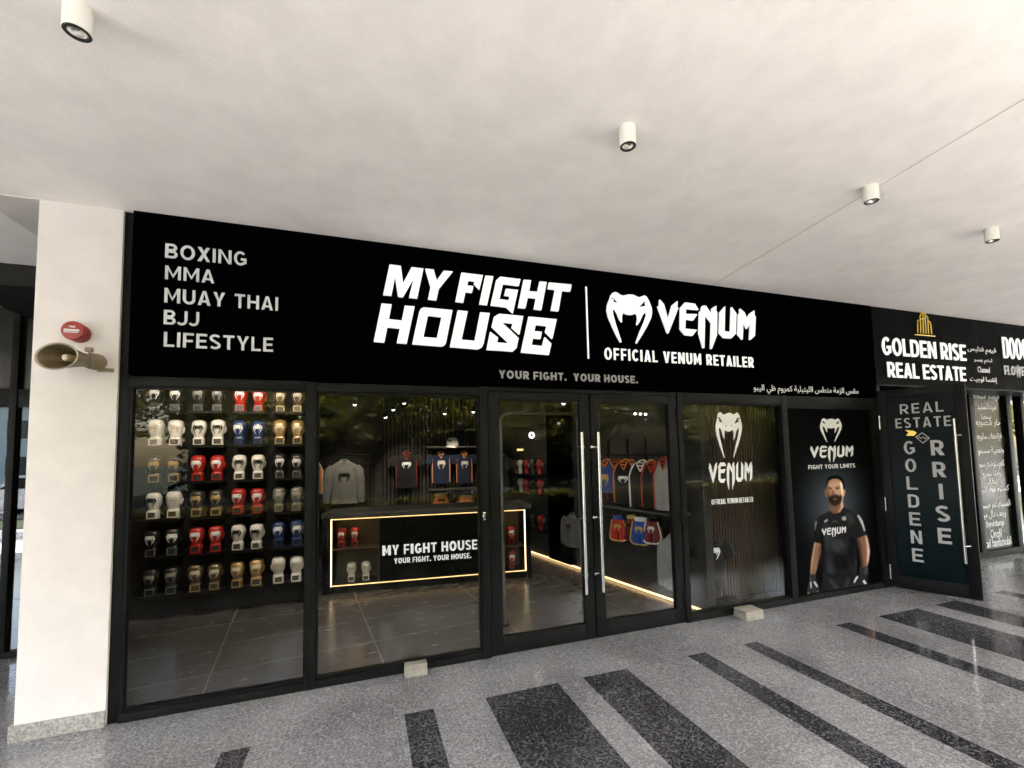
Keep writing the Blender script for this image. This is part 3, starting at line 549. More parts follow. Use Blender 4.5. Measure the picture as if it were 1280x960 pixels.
# ------------------------------------------------------------------ poster
POSTER = dict(
glow=[(6.457,0.989)],
head=[(6.356,1.21),(6.4,1.258),(6.496,1.274),(6.578,1.259),(6.612,1.199),(6.614,1.114),(6.592,1.04),(6.54,0.993),(6.467,0.972),(6.404,0.995),(6.368,1.044),(6.351,1.111)],
ear_a=[(6.353,1.152),(6.33,1.153),(6.325,1.12),(6.334,1.075),(6.352,1.069)],
ear_b=[(6.611,1.135),(6.646,1.143),(6.65,1.113),(6.626,1.072),(6.604,1.064)],
hair=[(6.342,1.185),(6.348,1.227),(6.371,1.272),(6.427,1.3),(6.511,1.309),(6.588,1.289),(6.632,1.248),(6.644,1.172),(6.634,1.144),(6.617,1.145),(6.61,1.202),(6.588,1.24),(6.531,1.266),(6.46,1.269),(6.399,1.248),(6.37,1.209),(6.357,1.173)],
face_light=[(6.397,1.225),(6.505,1.245),(6.581,1.217),(6.593,1.099),(6.548,1.081),(6.491,1.104),(6.472,1.146),(6.388,1.134)],
face_rim=[(6.568,1.231),(6.595,1.216),(6.608,1.131),(6.599,1.031),(6.58,1.015),(6.585,1.116)],
cheek_shade=[(6.359,1.168),(6.388,1.134),(6.397,1.078),(6.38,1.043),(6.36,1.077)],
beard=[(6.359,1.09),(6.387,1.072),(6.427,1.094),(6.49,1.094),(6.539,1.081),(6.592,1.085),(6.591,1.032),(6.549,0.987),(6.478,0.96),(6.416,0.975),(6.375,1.017)],
mouth=[(6.442,1.051),(6.502,1.046),(6.492,1.034),(6.45,1.038)],
moustache=[(6.421,1.077),(6.454,1.086),(6.501,1.083),(6.523,1.069),(6.503,1.058),(6.443,1.061)],
nose=[(6.441,1.143),(6.46,1.145),(6.465,1.102),(6.445,1.093),(6.428,1.103)],
eye_a=[(6.385,1.169),(6.436,1.166),(6.434,1.15),(6.388,1.152)],
eye_b=[(6.49,1.167),(6.557,1.167),(6.55,1.148),(6.491,1.147)],
brow_a=[(6.377,1.182),(6.442,1.176),(6.441,1.168),(6.378,1.172)],
brow_b=[(6.486,1.176),(6.561,1.182),(6.564,1.172),(6.488,1.167)],
neck=[(6.384,1.013),(6.586,1.028),(6.597,0.939),(6.534,0.881),(6.439,0.874),(6.375,0.918)],
neck_light=[(6.566,1.016),(6.592,1.018),(6.595,0.944),(6.535,0.898),(6.507,0.9),(6.554,0.942)],
torso=[(6.375,0.918),(6.434,0.874),(6.534,0.881),(6.602,0.944),(6.677,0.923),(6.821,0.853),(6.827,0.714),(6.771,0.6),(6.748,0.468),(6.753,0.334),(6.727,0.171),(6.212,0.218),(6.232,0.386),(6.218,0.532),(6.216,0.613),(6.212,0.84),(6.25,0.883),(6.344,0.907)],
sleeve_a=[(6.141,0.804),(6.191,0.861),(6.273,0.888),(6.279,0.754),(6.23,0.57),(6.118,0.6),(6.12,0.717)],
sleeve_b=[(6.769,0.87),(6.828,0.849),(6.88,0.798),(6.918,0.707),(6.94,0.615),(6.781,0.583),(6.749,0.669)],
collar=[(6.368,0.918),(6.378,0.921),(6.437,0.881),(6.532,0.888),(6.597,0.944),(6.609,0.938),(6.542,0.871),(6.433,0.861)],
stripe_b=[(6.81,0.84),(6.84,0.841),(6.888,0.777),(6.914,0.694),(6.922,0.656),(6.905,0.657),(6.877,0.727)],
stripe_a=[(6.145,0.804),(6.163,0.824),(6.173,0.81),(6.152,0.755),(6.137,0.716)],
badge_a=[(6.285,0.816),(6.337,0.832),(6.342,0.815),(6.292,0.794)],
badge_b=[(6.561,0.838),(6.626,0.842),(6.627,0.805),(6.604,0.797),(6.565,0.806)],
swoosh=[(6.382,0.771),(6.416,0.802),(6.452,0.812),(6.479,0.802),(6.495,0.768),(6.473,0.786),(6.45,0.796),(6.421,0.786)],
fold_1=[(6.268,0.779),(6.353,0.749),(6.362,0.601),(6.304,0.476),(6.266,0.511)],
fold_2=[(6.624,0.879),(6.743,0.854),(6.759,0.769),(6.681,0.724),(6.64,0.794)],
fold_3=[(6.339,0.603),(6.549,0.593),(6.612,0.514),(6.465,0.461),(6.353,0.504)],
fold_4=[(6.274,0.398),(6.322,0.425),(6.377,0.274),(6.35,0.228),(6.26,0.246)],
dark_1=[(6.2,0.711),(6.261,0.706),(6.263,0.479),(6.229,0.354),(6.21,0.549)],
dark_2=[(6.67,0.608),(6.777,0.591),(6.736,0.353),(6.661,0.277),(6.629,0.446)],
dark_3=[(6.393,0.435),(6.652,0.427),(6.61,0.25),(6.423,0.269)],
arm_a=[(6.123,0.601),(6.231,0.574),(6.202,0.485),(6.156,0.393),(6.12,0.301),(6.096,0.253),(6.03,0.263),(6.047,0.372),(6.078,0.48)],
arm_b=[(6.782,0.586),(6.936,0.617),(6.958,0.517),(6.972,0.414),(6.939,0.316),(6.902,0.246),(6.828,0.25),(6.831,0.327),(6.817,0.429)],
shade_a=[(6.189,0.567),(6.235,0.569),(6.204,0.477),(6.16,0.393),(6.137,0.331),(6.124,0.34),(6.154,0.425)],
shade_b=[(6.784,0.586),(6.817,0.576),(6.836,0.427),(6.85,0.325),(6.838,0.251),(6.814,0.253),(6.815,0.412)],
rim_a=[(6.119,0.589),(6.137,0.587),(6.101,0.478),(6.069,0.37),(6.051,0.276),(6.036,0.278),(6.058,0.403)],
rim_b=[(6.922,0.605),(6.942,0.586),(6.966,0.483),(6.969,0.415),(6.936,0.316),(6.909,0.269),(6.933,0.401),(6.934,0.502)],
glove_a=[(6.015,0.265),(6.105,0.258),(6.111,0.191),(6.149,0.123),(6.138,0.069),(6.072,0.037),(5.988,0.054),(5.963,0.097),(5.984,0.158),(6.014,0.202)],
cuff_a=[(6.019,0.261),(6.037,0.262),(6.036,0.202),(6.016,0.198)],
glove_b=[(6.787,0.261),(6.927,0.253),(6.921,0.167),(6.887,0.034),(6.804,0.023),(6.703,0.032),(6.661,0.086),(6.695,0.142),(6.772,0.186)],
cuff_b=[(6.865,0.248),(6.922,0.247),(6.914,0.176),(6.859,0.174)],
acc_a=[(6.066,0.186),(6.087,0.181),(6.119,0.139),(6.122,0.116),(6.093,0.142)],
acc_b=[(6.68,0.114),(6.716,0.153),(6.751,0.172),(6.755,0.158),(6.718,0.126),(6.691,0.099)],
acc_c=[(6.822,0.101),(6.848,0.115),(6.886,0.07),(6.878,0.048)],
acc_d=[(6.021,0.185),(6.032,0.184),(6.033,0.121),(6.02,0.122)],
fin_a=[(5.969,0.089),(5.99,0.075),(6.001,0.052),(5.983,0.054)],
fin_b=[(6.076,0.056),(6.127,0.078),(6.14,0.067),(6.097,0.043)],
fin_c=[(6.673,0.065),(6.706,0.055),(6.713,0.033),(6.685,0.038)],
trunks=[(6.217,0.227),(6.728,0.178),(6.733,0.038),(6.681,0.003),(6.197,0.012),(6.149,0.02)],
trunk_fold_1=[(6.277,0.188),(6.323,0.191),(6.451,0.072),(6.38,0.064)],
trunk_fold_2=[(6.578,0.163),(6.625,0.163),(6.592,0.071),(6.52,0.063)],
chest=[(6.238,0.737),(6.616,0.629)],
)
def inside(poly, X, Z):
    r = np.zeros(X.shape, bool); n = len(poly)
    for i in range(n):
        x0, z0 = poly[i]; x1, z1 = poly[(i+1) % n]
        c = ((z0 > Z) != (z1 > Z)) & (X < (x1-x0)*(Z-z0)/((z1-z0) if z1 != z0 else 1e-9)+x0)
        r ^= c
    return r
def blur(a, r):
    for ax in (0, 1):
        for _ in range(2):
            p = np.pad(a, [(r+1, r) if k == ax else (0, 0) for k in (0, 1)], mode='edge'); c = np.cumsum(p, axis=ax)
            a = (np.take(c, range(2*r+1, c.shape[ax]), axis=ax)-np.take(c, range(0, c.shape[ax]-2*r-1), axis=ax))/(2*r+1)
    return a
def paint_poster(x0, x1, z0, z1, step=0.0042):
    nx = int((x1-x0)/step)+1; nz = int((z1-z0)/step)+1
    X, Z = np.meshgrid(np.linspace(x0, x1, nx), np.linspace(z0, z1, nz))
    img = np.zeros((nz, nx, 3))
    rnd = np.random.RandomState(3)
    def noise(s): return blur(rnd.rand(nz, nx), s)
    def put(mask, col, soft=1):
        nonlocal img
        a = blur(mask.astype(float), soft)[..., None] if soft else mask.astype(float)[..., None]
        img = img*(1-a)+np.array(col)*a
    def poly(k): return inside(POSTER[k], X, Z)
    def relief(mask, r, lx=0.85, lz=0.45, amb=0.30, k=9.0, extra=None):
        hgt = np.sqrt(np.clip(blur(mask.astype(float), r)*2-1, 0.0, 1))*r*0.5
        if extra is not None: hgt = hgt+extra
        gz, gx = np.gradient(blur(hgt, 1))
        nrm = np.sqrt(gx**2+gz**2+1.0)
        key = np.clip((-gx*lx-gz*lz+0.42)/nrm, 0, None); rim = np.clip((-gx*0.98+gz*0.1)/nrm-0.45, 0, None)
        return (amb+key*1.25+rim*2.2)[..., None]
    img += np.array((0.002, 0.002, 0.0023))
    cx, cz = POSTER['glow'][0]
    g = np.exp(-(((X-cx)/0.33)**2+((Z-cz)/0.36)**2))*1.3
    img += g[..., None]*np.array((0.046, 0.056, 0.068))
    sk = (0.24, 0.128, 0.076)
    for k in ('trunks',): put(poly(k), (0.010, 0.010, 0.011))
    for k in ('arm_a', 'arm_b'):
        m = poly(k); put(m, sk); img = np.where(m[..., None], img*relief(m, 8, extra=(noise(6)-0.5)*14), img)
    for k, c in (('rim_a', (0.42, 0.27, 0.18)), ('rim_b', (0.75, 0.55, 0.42))): put(poly(k), c, 2)
    for k in ('shade_a', 'shade_b'): put(poly(k), (0.06, 0.03, 0.019), 3)
    m = poly('neck'); put(m, (0.17, 0.09, 0.056))
    put(poly('neck_light'), (0.45, 0.28, 0.19), 2)
    m = poly('head'); put(m, (0.30, 0.165, 0.105)); put(poly('ear_a'), (0.24, 0.13, 0.08)); put(poly('ear_b'), (0.34, 0.18, 0.11))
    put(poly('face_light'), (0.46, 0.28, 0.185), 4); put(poly('face_rim'), (0.85, 0.68, 0.55), 2)
    put(poly('cheek_shade'), (0.13, 0.07, 0.045), 3)
    put(poly('beard'), (0.022, 0.013, 0.010), 2); put(poly('mouth'), (0.20, 0.085, 0.07), 1)
    put(poly('moustache'), (0.03, 0.018, 0.013), 1)
    put(poly('nose'), (0.15, 0.08, 0.05), 1)
    for k in ('eye_a', 'eye_b'): put(poly(k), (0.035, 0.02, 0.014), 1)
    for k in ('brow_a', 'brow_b'): put(poly(k), (0.018, 0.011, 0.008), 1)
    put(poly('hair'), (0.0035, 0.003, 0.003), 1)
    fm = poly('head') | poly('ear_a') | poly('ear_b') | poly('neck')
    img = np.where(fm[..., None], img*(0.60+0.80*relief(fm, 11, amb=0.20, extra=(noise(3)-0.5)*6)), img)
    shirt = poly('torso') | poly('sleeve_a') | poly('sleeve_b')
    put(shirt, (0.012, 0.0125, 0.0135))
    lum = (noise(9)-0.5)*60+(noise(4)-0.5)*9
    for k in ('fold_1', 'fold_2', 'fold_3', 'fold_4'): put(poly(k) & shirt, (0.030, 0.031, 0.034), 5)
    for k in ('dark_1', 'dark_2', 'dark_3'): put(poly(k) & shirt, (0.006, 0.006, 0.007), 3)
    img = np.where(shirt[..., None], img*(0.15+1.15*relief(shirt, 14, amb=0.25, extra=lum)), img)
    put(poly('collar'), (0.010, 0.010, 0.011), 1)
    put(poly('swoosh'), (0.07, 0.05, 0.036), 1)
    for k in ('badge_a', 'badge_b'): put(poly(k), (0.34, 0.34, 0.34), 1)
    put(poly('stripe_b'), (0.55, 0.55, 0.55), 1); put(poly('stripe_a'), (0.20, 0.21, 0.22), 1)
    for k in ('glove_a', 'glove_b'):
        m = poly(k); put(m, (0.018, 0.018, 0.019)); tx = (noise(2)-0.5)*4
        img = np.where(m[..., None], img*np.clip(1+tx, 0.4, 2)[..., None], img)
    for k in ('cuff_a', 'cuff_b'): put(poly(k), (0.05, 0.05, 0.052), 1)
    for k in ('acc_a', 'acc_b', 'acc_c', 'acc_d'): put(poly(k), (0.60, 0.60, 0.60), 1)
    for k in ('fin_a', 'fin_b', 'fin_c'): put(poly(k), (0.32, 0.16, 0.10), 1)
    for k in ('trunk_fold_1', 'trunk_fold_2'): put(poly(k), (0.030, 0.030, 0.032), 3)
    return X, Z, np.clip(img, 0, 1)
def make_poster(x0, x1, z0, z1):
    X, Z, img = paint_poster(x0, x1, z0, z1)
    nz, nx = X.shape
    co = np.stack([X, np.full_like(X, 0.030), Z], -1).reshape(-1, 3)
    idx = np.arange(nz*nx).reshape(nz, nx)
    quads = np.stack([idx[:-1, :-1], idx[:-1, 1:], idx[1:, 1:], idx[1:, :-1]], -1).reshape(-1, 4)
    me = bpy.data.meshes.new('poster'); me.vertices.add(len(co)); me.vertices.foreach_set('co', co.ravel())
    me.loops.add(quads.size); me.loops.foreach_set('vertex_index', quads.ravel())
    me.polygons.add(len(quads)); me.polygons.foreach_set('loop_start', np.arange(0, quads.size, 4)); me.update(calc_edges=True)
    ca = me.color_attributes.new('print', 'FLOAT_COLOR', 'POINT')
    ca.data.foreach_set('color', np.concatenate([img.reshape(-1, 3), np.ones((nz*nx, 1))], 1).ravel())
    m = bpy.data.materials.new('printed_poster'); m.use_nodes = True; nt = m.node_tree; bs = nt.nodes['Principled BSDF']
    at = nt.nodes.new('ShaderNodeVertexColor'); at.layer_name = 'print'; nt.links.new(at.outputs[0], bs.inputs['Base Color'])
    nz_ = nt.nodes.new('ShaderNodeTexNoise'); nz_.inputs['Scale'].default_value = 3
    nt.links.new(math_node(nt, 'MULTIPLY_ADD', nz_.outputs[0], 0.15, 0.38), bs.inputs['Roughness']); bs.inputs['Specular IOR Level'].default_value = 0.01
    me.materials.append(m)
    p = thing('poster', 'tall black printed poster of a bearded man in black rash guard beside slatted window', 'poster', (0, 0, 0))
    link('print', me, p)
    MB().box(x0, x1, 0.032, 0.045, z0, z1).build('backing_board', M['frame2'], p)
    emblem(6.313, 6.657, 1.68, 1.948, 0.0298, M['white_vinyl'], p, 0.0015)
    wordmark(6.139, 6.824, 1.457, 1.643, 0.0298, M['white_vinyl'], p, 0.0015)
    caps('small_lettering', 'FIGHT YOUR LIMITS', 6.097, 6.829, 1.385, 1.431, 0.0298, M['white_vinyl'], p, 0.0015, 0.22, 0.2)
    q = POSTER['chest']
    wordmark(q[0][0], q[1][0], q[1][1], q[0][1], 0.0298, mat('chest_print', (0.62, 0.62, 0.62), 0.5), p, 0.001, 'chest_lettering')
make_poster(5.803, 7.127, 0.066, 2.046)

# ------------------------------------------------------------------ sign boards
sg = thing('sign_board', 'long black fascia sign reading MY FIGHT HOUSE above the shopfront', 'shop sign', (0, 0, 0))
b = MB(); b.box(0.06, 7.21, -0.02, 0.12, 2.195, 3.297, 0.002); b.build('panel', M['sign'], sg)
YS = -0.0205
for nm, ks in (('title_lettering', ['M', 'Y', 'F', 'I', 'G', 'H2', 'T', 'H', 'O', 'U', 'S', 'E']),):
    b = MB()
    for k in ks:
        b.poly([LETTERS[k]]+([LETTERS['Oh']] if k == 'O' else []), YS-0.022, YS)
    b.build(nm, M['lit_letters'], sg)
emblem(3.615, 4.102, 2.631, 3.103, YS, M['lit_letters'], sg, 0.022)
wordmark(4.173, 5.392, 2.631, 3.084, YS, M['lit_letters'], sg, 0.022)
MB().box(3.406, 3.419, -0.032, YS, 2.466, 3.128, 0.002).build('divider', M['lit_letters'], sg)
caps('lettering', 'OFFICIAL VENUM RETAILER', 3.579, 5.34, 2.468, 2.576, YS, M['lit_letters'], sg, 0.010, 0.17, 0.28, 0.55)
caps('slogan_lettering', 'YOUR FIGHT.  YOUR HOUSE.', 2.572, 3.923, 2.258, 2.326, YS, mat('dim_letters', (0.34, 0.33, 0.335), 0.5), sg, 0.006, 0.24, 0.20, 0.38)
for s, x0, x1, z0, z1 in (('BOXING', .243, .721, 2.996, 3.094), ('MMA', .246, .528, 2.848, 2.941), ('MUAY THAI', .246, .923, 2.688, 2.787), ('BJJ', .246, .445, 2.540, 2.637), ('LIFESTYLE', .250, .895, 2.388, 2.488)):
    caps('list_lettering', s, x0, x1, z0, z1, YS, M['grey_letters'], sg, 0.006, 0.168, 0.17, 0.48)
text('arabic_lettering', arabic('مقس الزمة متطس الليتيلية كمروم ظي اليبو'), 5.327, 6.895, 2.195, 2.296, YS, M['white_vinyl'], sg, 0.004, 0.0)

gs = thing('sign_board', 'charcoal fascia sign with gold tower emblem reading GOLDEN RISE REAL ESTATE', 'shop sign', (0, 0, 0))
MB().box(7.235, 9.80, -0.012, 0.12, 2.36, 3.297, 0.002).build('panel', M['gold_sign'], gs)
caps('lettering', 'GOLDEN RISE', 7.342, 8.962, 2.712, 2.925, -0.030, M['lit_letters'], gs, 0.012, 0.165, 0.17, 0.36)
caps('lettering', 'REAL ESTATE', 7.408, 8.92, 2.442, 2.626, -0.030, M['lit_letters'], gs, 0.012, 0.17, 0.17, 0.36)
b = MB()
for ln in LETTERS['GOLD']:
    b.tube([(p[0], -0.03, p[1]) for p in ln], 0.0065, 8)
b.build('tower_emblem', M['gold'], gs, 40)
for s, x0, x1, z0, z1 in ((arabic('فيهم فتليس'), 9.056, 9.689, 2.83, 2.93), (arabic('لخم بسر'), 9.165, 9.578, 2.70, 2.775), ('Channel', 9.238, 9.506, 2.578, 2.656), (arabic('إنقصا لوجيت'), 9.051, 9.649, 2.43, 2.52)):
    text('arabic_lettering', s, x0, x1, z0, z1, -0.0125, M['white_vinyl'], gs, 0.005, 0.0)
ds = thing('sign_board', 'charcoal fascia sign reading DOOO above FLOWER beside the gold tower sign', 'shop sign', (0, 0, 0))
MB().box(9.805, 13.5, -0.012, 0.12, 2.36, 3.297, 0.002).build('panel', M['gold_sign'], ds)
caps('lettering', 'DOOO', 9.813, 10.41, 2.795, 3.09, -0.030, M['lit_letters'], ds, 0.012, 0.11, 0.16)
caps('lettering', 'FLOWER', 9.842, 10.42, 2.57, 2.697, -0.0125, M['grey_letters'], ds, 0.010, 0.17, 0.16)

# ------------------------------------------------------------------ neighbouring shopfront on the right with its open door
gf = thing('shopfront', 'neighbouring black shopfront with open navy door and white script on its window', 'shopfront', (0, 0, 0))
b = MB()
b.box(7.215, 7.30, 0.0, 0.10, 0, 2.36, BV)
b.box(7.30, 13.5, 0.34, 0.44, 2.40, 2.50, BV)
b.box(7.30, 13.5, -0.005, 0.44, 2.345, 2.36)
b.box(8.75, 13.5, 0.35, 0.44, 0.0, 0.09, BV)
for x in (8.75, 9.75, 10.66, 11.04, 12.2): b.box(x, x+0.11 if x < 11 else x+0.07, 0.345, 0.44, 0.09, 2.40, BV)
b.box(7.30, 7.36, 0.10, 0.44, 0, 2.40)
b.build('frame', M['frame'], gf, 30)
dirp = MB().box(9.86, 10.66, 0.392, 0.400, 0.09, 2.40).build('window_pane', mat('dark_window_film', (0.006, 0.008, 0.003), 0.25, spec=0.2, var=0.5, scale=2.5), gf)
MB().box(8.86, 9.75, 0.392, 0.400, 0.09, 2.40).build('window_pane', M['glass'], gf)
for x0, x1 in ((10.77, 11.04), (11.11, 12.2), (12.27, 13.5)):
    MB().box(x0, x1, 0.392, 0.400, 0.09, 2.40).build('window_pane', M['mirror_glass'], gf)
rows = [('فيصلر سيحلفا', 9.908, 10.589, 2.325), ('ميجالسليد', 10.015, 10.479, 2.170), ('سمعدا', 10.092, 10.34, 2.032), ('حار شصويعا', 9.916, 10.561, 1.932), ('فإإلعفك سلويعا', 9.925, 10.562, 1.722), ('ولفعيبة سسهول', 9.874, 10.581, 1.520), ('كعودعوشعرسيولة', 9.846, 10.567, 1.325), ('وإيدا سيروا', 9.984, 10.452, 1.178), ('UUau', 10.107, 10.336, 1.073), ('كصتوم عوفر السيد', 9.823, 10.624, 0.943), ('الفسيك لمر حيسو', 9.903, 10.624, 0.727), ('رجف دال ميد', 9.883, 10.487, 0.590), ('byaldaop', 9.996, 10.425, 0.450), ('Onofil', 10.072, 10.344, 0.315), ('bacail banfamobil', 9.826, 10.564, 0.190)]
for s, x0, x1, zc in rows:
    h = 0.062 if len(s) > 5 else 0.042
    text('script_lettering', arabic(s) if ord(s[0]) > 255 else s, x0, x1, zc-h, zc+h, 0.391, M['white_vinyl'], dirp, 0.002, 0.0)
DR = math.atan2(-0.695, 0.266)
d = MB()
d.box(0.0, 0.085, 0, 0.05, 0.012, 2.27, BV); d.box(0.655, 0.75, 0, 0.05, 0.012, 2.27, BV); d.box(0.085, 0.655, 0.002, 0.048, 0.012, 0.15, BV); d.box(0.085, 0.655, 0.002, 0.048, 2.19, 2.27, BV)
do = d.build('door', M['frame2'], gf, 30); do.location = (7.222, -0.004, 0); do.rotation_euler = (0, 0, DR); do['label'] = 'open navy door with grey vertical lettering'
MB().box(0.080, 0.660, 0.018, 0.030, 0.145, 2.195).build('glass', M['door_navy'], do)
MB().tube([(0.65, -0.06, 0.385), (0.65, -0.06, 1.897)], 0.013, 14).tube([(0.65, -0.06, 0.56), (0.69, 0, 0.56)], 0.007, 8).tube([(0.65, -0.06, 1.72), (0.69, 0, 1.72)], 0.007, 8).build('handle', M['steel'], do, 40)
gl = mat('door_letters', (0.46, 0.45, 0.46), 0.5, var=0.05)
caps('lettering', 'REAL', 0.205, 0.57, 1.983, 2.095, 0.017, gl, do, 0.003, 0.15, 0.26)
caps('lettering', 'ESTATE', 0.155, 0.62, 1.823, 1.934, 0.017, gl, do, 0.003, 0.15, 0.26)
for i, c in enumerate('GOLDENE'):
    z = 1.598-i*(1.598-0.40)/6
    caps('lettering', c, 0.213, 0.308, z-0.073, z+0.073, 0.017, gl, do, 0.003, 0.17)
for i, c in enumerate('RRISE'):
    z = 1.592-i*(1.592-0.64)/4
    w = 0.054 if c != 'I' else 0.0155
    caps('lettering', c, 0.495-w, 0.495+w, z-0.083, z+0.083, 0.017, gl, do, 0.003, 0.19)
MB().poly([[(0.235, 1.80), (0.31, 1.785), (0.335, 1.765), (0.31, 1.73), (0.24, 1.735), (0.265, 1.768)]], 0.013, 0.017).build('arrow_emblem', M['gold'], do)
b = MB()
q = [(0.318, 1.715), (0.38, 1.765), (0.442, 1.70), (0.38, 1.64)]
b.poly([q, [(0.380+(x-0.380)*0.82, 1.703+(z-1.703)*0.82) for x, z in q]], 0.013, 0.017)
b.tube([(0.34, 0.014, 1.70), (0.355, 0.014, 1.715), (0.37, 0.014, 1.695), (0.385, 0.014, 1.715), (0.40, 0.014, 1.692), (0.418, 0.014, 1.705)], 0.006, 6)
b.build('scribble_emblem', gl, do)
for z in (0.18, 0.95, 1.9): MB().tube([(7.222, -0.018, z-0.08), (7.222, -0.018, z+0.08)], 0.008, 10).build('hinge', M['steel'], gf, 40)
# dim interior of the neighbouring shops, so that the glass has a room behind it
w2 = MB().box(7.36, 34, 4.0, 4.15, 0, 2.9).box(9.15, 9.25, 0.46, 4.0, 0, 2.76).build('wall', M['wall_dark']); tag(w2, 'dark back wall inside the neighbouring shop behind scripted window', 'wall')
struct(MB().box(9.2, 34, 0.47, 5.0, -0.4, -0.005).build('shop_floor', M['shop_tile']))
struct(MB().box(9.0, 34, 0.5, 4.0, 2.76, 2.9).build('shop_ceiling', M['wall_dark']))

# ------------------------------------------------------------------ recessed shopfront on the left
lf = thing('shopfront', 'recessed black framed window reflecting the street beyond the white pillar', 'shopfront', (0, 0, 0))
b = MB()
for x in (-0.80, -1.40, -2.75, -4.1, -5.5): b.box(x, x+0.05, 1.53, 1.62, 0.05, 3.20, BV)
for x0, x1 in ((-1.35, -0.80), (-2.70, -1.40), (-4.05, -2.75), (-5.45, -4.1)):
    b.box(x0, x1, 1.54, 1.61, 2.13, 2.29, BV)
b.box(-5.5, -0.75, 1.53, 1.62, 0.0, 0.05, BV); b.box(-5.5, -0.75, 1.53, 1.62, 3.20, 3.297, BV)
b.build('frame', M['frame'], lf, 30)
for x0, x1 in ((-1.35, -0.80), (-2.70, -1.40), (-4.05, -2.75), (-5.45, -4.1)):
    MB().box(x0, x1, 1.57, 1.58, 0.05, 2.13).build('window_pane', M['mirror_glass'], lf)
    MB().box(x0, x1, 1.57, 1.58, 2.29, 3.20).build('window_pane', M['glass'], lf)
b = MB(); b.box(-5.6, -1.0, 2.6, 2.7, 0, 3.29)
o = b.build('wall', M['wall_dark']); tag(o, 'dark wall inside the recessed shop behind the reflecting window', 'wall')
struct(MB().box(-5.6, -0.95, 1.6, 2.7, -0.4, -0.003).build('shop_floor', M['shop_tile']))
b = MB()   # splayed partition from the pillar to the glove display
for (xa, ya), (xb, yb) in (((-0.012, 0.104), (-1.02, 2.15)),):
    b.loft([[(xa, ya, 0), (xa-0.04, ya-0.02, 0), (xa-0.04, ya-0.02, 3.29), (xa, ya, 3.29)], [(xb, yb, 0), (xb-0.04, yb-0.02, 0), (xb-0.04, yb-0.02, 3.29), (xb, yb, 3.29)]])
o = b.build('wall', M['wall_dark']); tag(o, 'charcoal side wall of the shop running back from white pillar', 'wall')

# ------------------------------------------------------------------ on the pillar
t = thing('fire_alarm', 'round red fire alarm sounder on the white pillar above the beige horn', 'fire alarm', (-0.205, 0, 2.452))
MB().lathe([(0, 0.0), (0.056, 0.0), (0.058, -0.010), (0.056, -0.036), (0.045, -0.040), (0, -0.040)], 'Y', (0.006, 0, -0.006), 36).build('base', M['red_dark'], t, 35)
MB().lathe([(0.040, -0.040), (0.058, -0.044), (0.060, -0.052), (0.060, -0.066), (0.055, -0.074), (0.0, -0.078)], 'Y', (0, 0, 0), 40).build('cover', M['red_alarm'], t, 35)
caps('lettering', 'FIRE', -0.014, 0.016, 0.016, 0.027, -0.0770, M['white_vinyl'], t, 0.001, 0.2)
b = MB(); b.box(-0.040, 0.036, -0.0785, -0.0765, -0.006, 0.006).box(-0.040, 0.030, -0.0785, -0.0765, -0.016, -0.010); b.build('label_plate', M['grey_letters'], t)

t = thing('horn_speaker', 'beige oval horn loudspeaker on the white pillar below the red alarm', 'loudspeaker', (-0.05, 0, 2.262))
mc, th = Vector((-0.150, -0.220, -0.006)), Vector((-0.072, -0.055, 0.004))
ax = (th-mc).normalized(); uu = ax.cross(Vector((0, 0, 1))).normalized(); vv = uu.cross(ax)
def horn(scale, prof, n=40):
    rings = []
    for f, a, c in prof:
        p = mc.lerp(th, f)
        rings.append([p+uu*a*scale*math.cos(2*math.pi*k/n)+vv*c*scale*math.sin(2*math.pi*k/n) for k in range(n)])
    return rings
prof = [(0.0, 0.142, 0.078), (0.03, 0.138, 0.0755), (0.2, 0.115, 0.066), (0.45, 0.086, 0.054), (0.7, 0.058, 0.045), (1.0, 0.040, 0.038)]
outer = horn(1.0, prof); inner = horn(0.93, prof)
MB().loft(outer[::-1]+[horn(1.035, [(-0.015, 0.142, 0.078)])[0]]+[inner[0]], cap=False).build('horn_shell', M['horn'], t, 40)
MB().loft(inner, cap=False).loft([inner[-1], horn(0.01, [(1.0, 0.04, 0.038)])[0]], cap=False).build('horn_bell', M['horn_in'], t, 40)
b = MB(); p0 = mc.lerp(th, 0.72)
rings = []
for f, r in ((0.95, 0.016), (0.55, 0.020), (0.30, 0.022), (0.22, 0.018), (0.19, 0.002)):
    p = mc.lerp(th, f); rings.append([p+uu*r*math.cos(2*math.pi*k/20)+vv*r*math.sin(2*math.pi*k/20) for k in range(20)])
b.loft(rings).build('centre_plug', mat('horn_plug', (0.55, 0.47, 0.33), 0.35), t, 40)
b = MB(); rings = []
for d_, r in ((-0.02, 0.040), (0.0, 0.050), (0.03, 0.053), (0.06, 0.050), (0.075, 0.038), (0.08, 0.006)):
    p = th+ax*d_; rings.append([p+uu*r*math.cos(2*math.pi*k/28)+vv*r*math.sin(2*math.pi*k/28) for k in range(28)])
b.loft(rings).build('driver', M['horn'], t, 40)
b = MB(); b.box(-0.055, 0.030, -0.008, 0.0, -0.055, -0.030, 0.002).box(0.006, 0.026, -0.060, -0.006, -0.048, -0.040, 0.002).box(-0.045, -0.030, -0.10, -0.006, -0.050, -0.042, 0.002)
b.tube([(-0.035, -0.09, -0.046), (-0.045, -0.105, 0.02), (-0.052, -0.11, 0.062)], 0.006, 8).box(-0.068, -0.034, -0.125, -0.095, 0.050, 0.078, 0.003)
b.build('bracket', M['horn'], t, 40)

